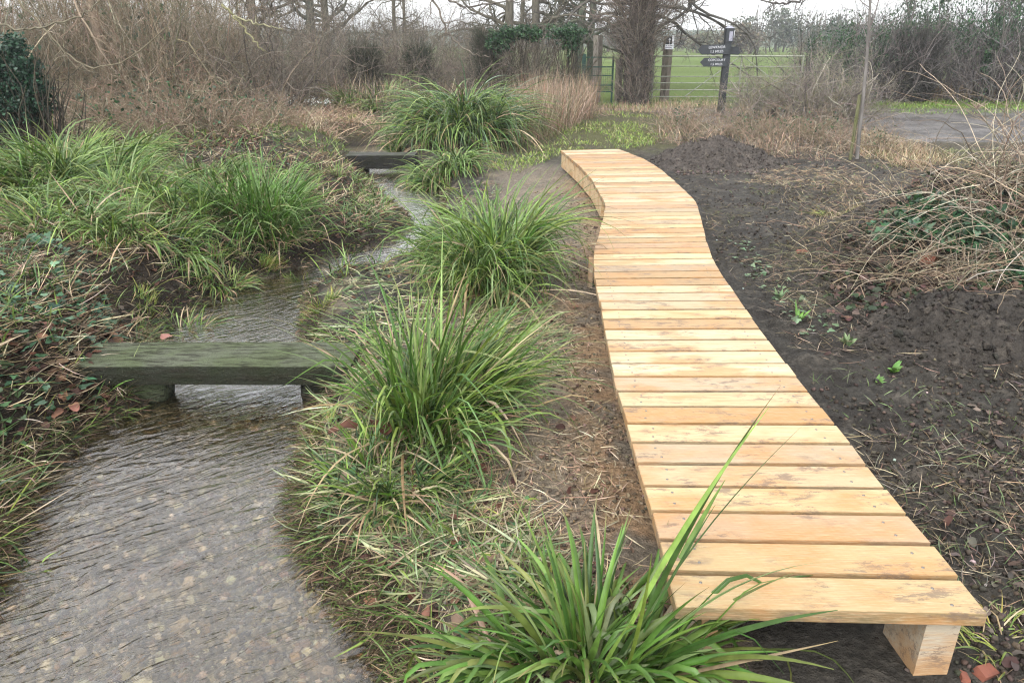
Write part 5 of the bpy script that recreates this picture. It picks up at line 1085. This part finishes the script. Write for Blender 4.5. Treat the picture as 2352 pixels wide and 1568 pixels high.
def pebbles():
    g = Geo(); rg = rng(720); p = region(rg, [(-400, 1568), (-200, 1100), (330, 930), (740, 880), (700, 1100), (900, 1568)], 5200, WL); d_ = poly_d(stream, p[:, 0], p[:, 1]); p = p[d_ < .03]
    n = len(p); z = H(p[:, 0], p[:, 1]); s_ = np.clip(rg.lognormal(math.log(.014), .55, n), .005, .07)
    z = np.minimum(z - .003, WL - .01 - s_ * .45)
    g.inst(PEB, PEBF, np.c_[p, z], randrot(rg, n, .3), s_, pick(rg, [(.30, .25, .18), (.20, .17, .13), (.42, .37, .30), (.13, .10, .08), (.25, .18, .11), (.48, .45, .37), (.20, .19, .14)], n, .15))
    return tag(g.build("pebbles", M_twig, None, False), "small mixed pebbles on the stream bed", "pebbles", kind='stuff')
pebbles()
scatter("soil_clods", "crumbs of dark soil and small stones on the mud", "soil", M_twig, (PEB, PEBF), [
    ([(1900, 1568), (1850, 900), (1950, 730), (2352, 720), (2900, 900), (2900, 1568)], 9000, .018, [(.045, .037, .029), (.06, .048, .038), (.03, .025, .02)], 1.4, .0),
    (right_m, 9000, .020, [(.045, .037, .029), (.07, .056, .044), (.03, .025, .02)], 1.0, .0), (path_l, 4000, .016, [(.13, .10, .07), (.20, .15, .10), (.07, .055, .04)], 1.5, .0),
    ([(1540, 400), (1560, 330), (1640, 300), (1740, 340), (1760, 400)], 1500, .035, [(.09, .075, .065), (.07, .058, .05)], None, .0),
    (right_m, 60, .018, [(.35, .42, .38), (.35, .30, .26)], None, 0)], 721, .6, None)
def snow():
    g = Geo(); rg = rng(730)
    for (u, v, n, sx) in ((620, 272, 130, .28), (655, 268, 130, .3), (690, 262, 110, .3), (705, 280, 60, .35), (735, 276, 40, .2)):
        x0, y0, _ = P(u, v); p = np.c_[x0 + rg.normal(0, sx, n), y0 + rg.normal(0, .35, n)]; z = H(p[:, 0], p[:, 1])
        g.blades(np.c_[p, z], rg.random(n) * 2 * PI, rg.uniform(0, .4, n), np.full(n, .16), np.full(n, .008), rg.uniform(.1, .6, n), 3, pick(rg, [(.09, .17, .07)], n), 0, None, 1., None, rg)
        g.inst(DIA, DIAF, np.c_[p + rg.normal(0, .02, (n, 2)), z + rg.uniform(.12, .2, n)], randrot(rg, n), .042 * rg.uniform(.7, 1.3, n), pick(rg, [(.78, .80, .76)], n, .04))
        g.inst(DIA, DIAF, np.c_[p + rg.normal(0, .02, (n, 2)), z + rg.uniform(.12, .2, n)], randrot(rg, n), .042 * rg.uniform(.7, 1.3, n), pick(rg, [(.78, .80, .76)], n, .04))
    tag(g.build("snowdrops", M_leaf), "patch of small white flowers at the foot of the hedgerow", "flowers", kind='stuff')
snow()
# ------------------------------------------------------------------ few countable bits
def brick(u, v, s, label, seed, rot):
    x0, y0, _ = P(u, v); g = Geo(); rg = rng(seed)
    vv = np.array([(-1, -.6, -.4), (1, -.5, -.4), (.9, .6, -.4), (-.8, .5, -.4), (-.8, -.5, .35), (.9, -.4, .25), (.7, .5, .4), (-.7, .4, .3)]) * s * (1 + rg.normal(0, .08, (8, 3)))
    g.add(vv, PEBF, (.3, .08, .04)); o = g.build("brick_fragment", M_brick, None, False); o.location = (x0, y0, H1(x0, y0) + s * .1); o.rotation_euler = (.1, .15, rot); return tag(o, label, "brick fragment")
brick(2265, 1545, .038, "broken orange brick piece against the right boardwalk leg", 801, .3); brick(2215, 1555, .022, "small orange brick chip under the boardwalk end", 802, 1.2)
brick(2125, 655, .09, "rust coloured brick piece under the pile of cut stems", 803, .7); brick(1838, 600, .05, "small rust coloured brick piece left of the cut stem pile", 804, .2)
def leafone(u, v, z, s, label, seed, c=(.24, .12, .09)):
    x0, y0, _ = P(u, v, z); g = Geo(); g.inst(CURL, CURLF, np.zeros((1, 3)), randrot(rng(seed), 1, .25), np.array([s]), np.array([c])); o = g.build("dead_leaf", M_dead); o.location = (x0, y0, z); return tag(o, label, "leaf")
leafone(372, 780, -.02, .08, "pinkish dead leaf at the back edge of the mossy plank", 811, (.30, .15, .12)); leafone(820, 985, .12, .13, "large reddish brown dead leaf caught in the sedge below the plank", 812, (.085, .035, .022))
leafone(860, 965, .14, .12, "second reddish dead leaf caught deeper in the sedge below the plank", 813, (.07, .03, .02))

# ------------------------------------------------------------------ haze: one closed box of even thin air
hb = Geo(); hb.box((0, 215, 9), (520, 460, 24), (1, 1, 1)); hz_o = hb.build("haze", M_white, None, False); hz_o.data.materials.clear()
hm = bpy.data.materials.new("thin_haze"); hm.use_nodes = True; hn = hm.node_tree; hn.nodes.clear()
ho = hn.nodes.new("ShaderNodeOutputMaterial"); hv = hn.nodes.new("ShaderNodeVolumePrincipled"); hv.inputs["Color"].default_value = (.92, .95, 1, 1)
hv.inputs["Density"].default_value = .0011; hv.inputs["Anisotropy"].default_value = .2; hn.links.new(hv.outputs[0], ho.inputs["Volume"]); hz_o.data.materials.append(hm)
tag(hz_o, "thin pale winter haze filling the air over the field", "haze", kind='stuff')
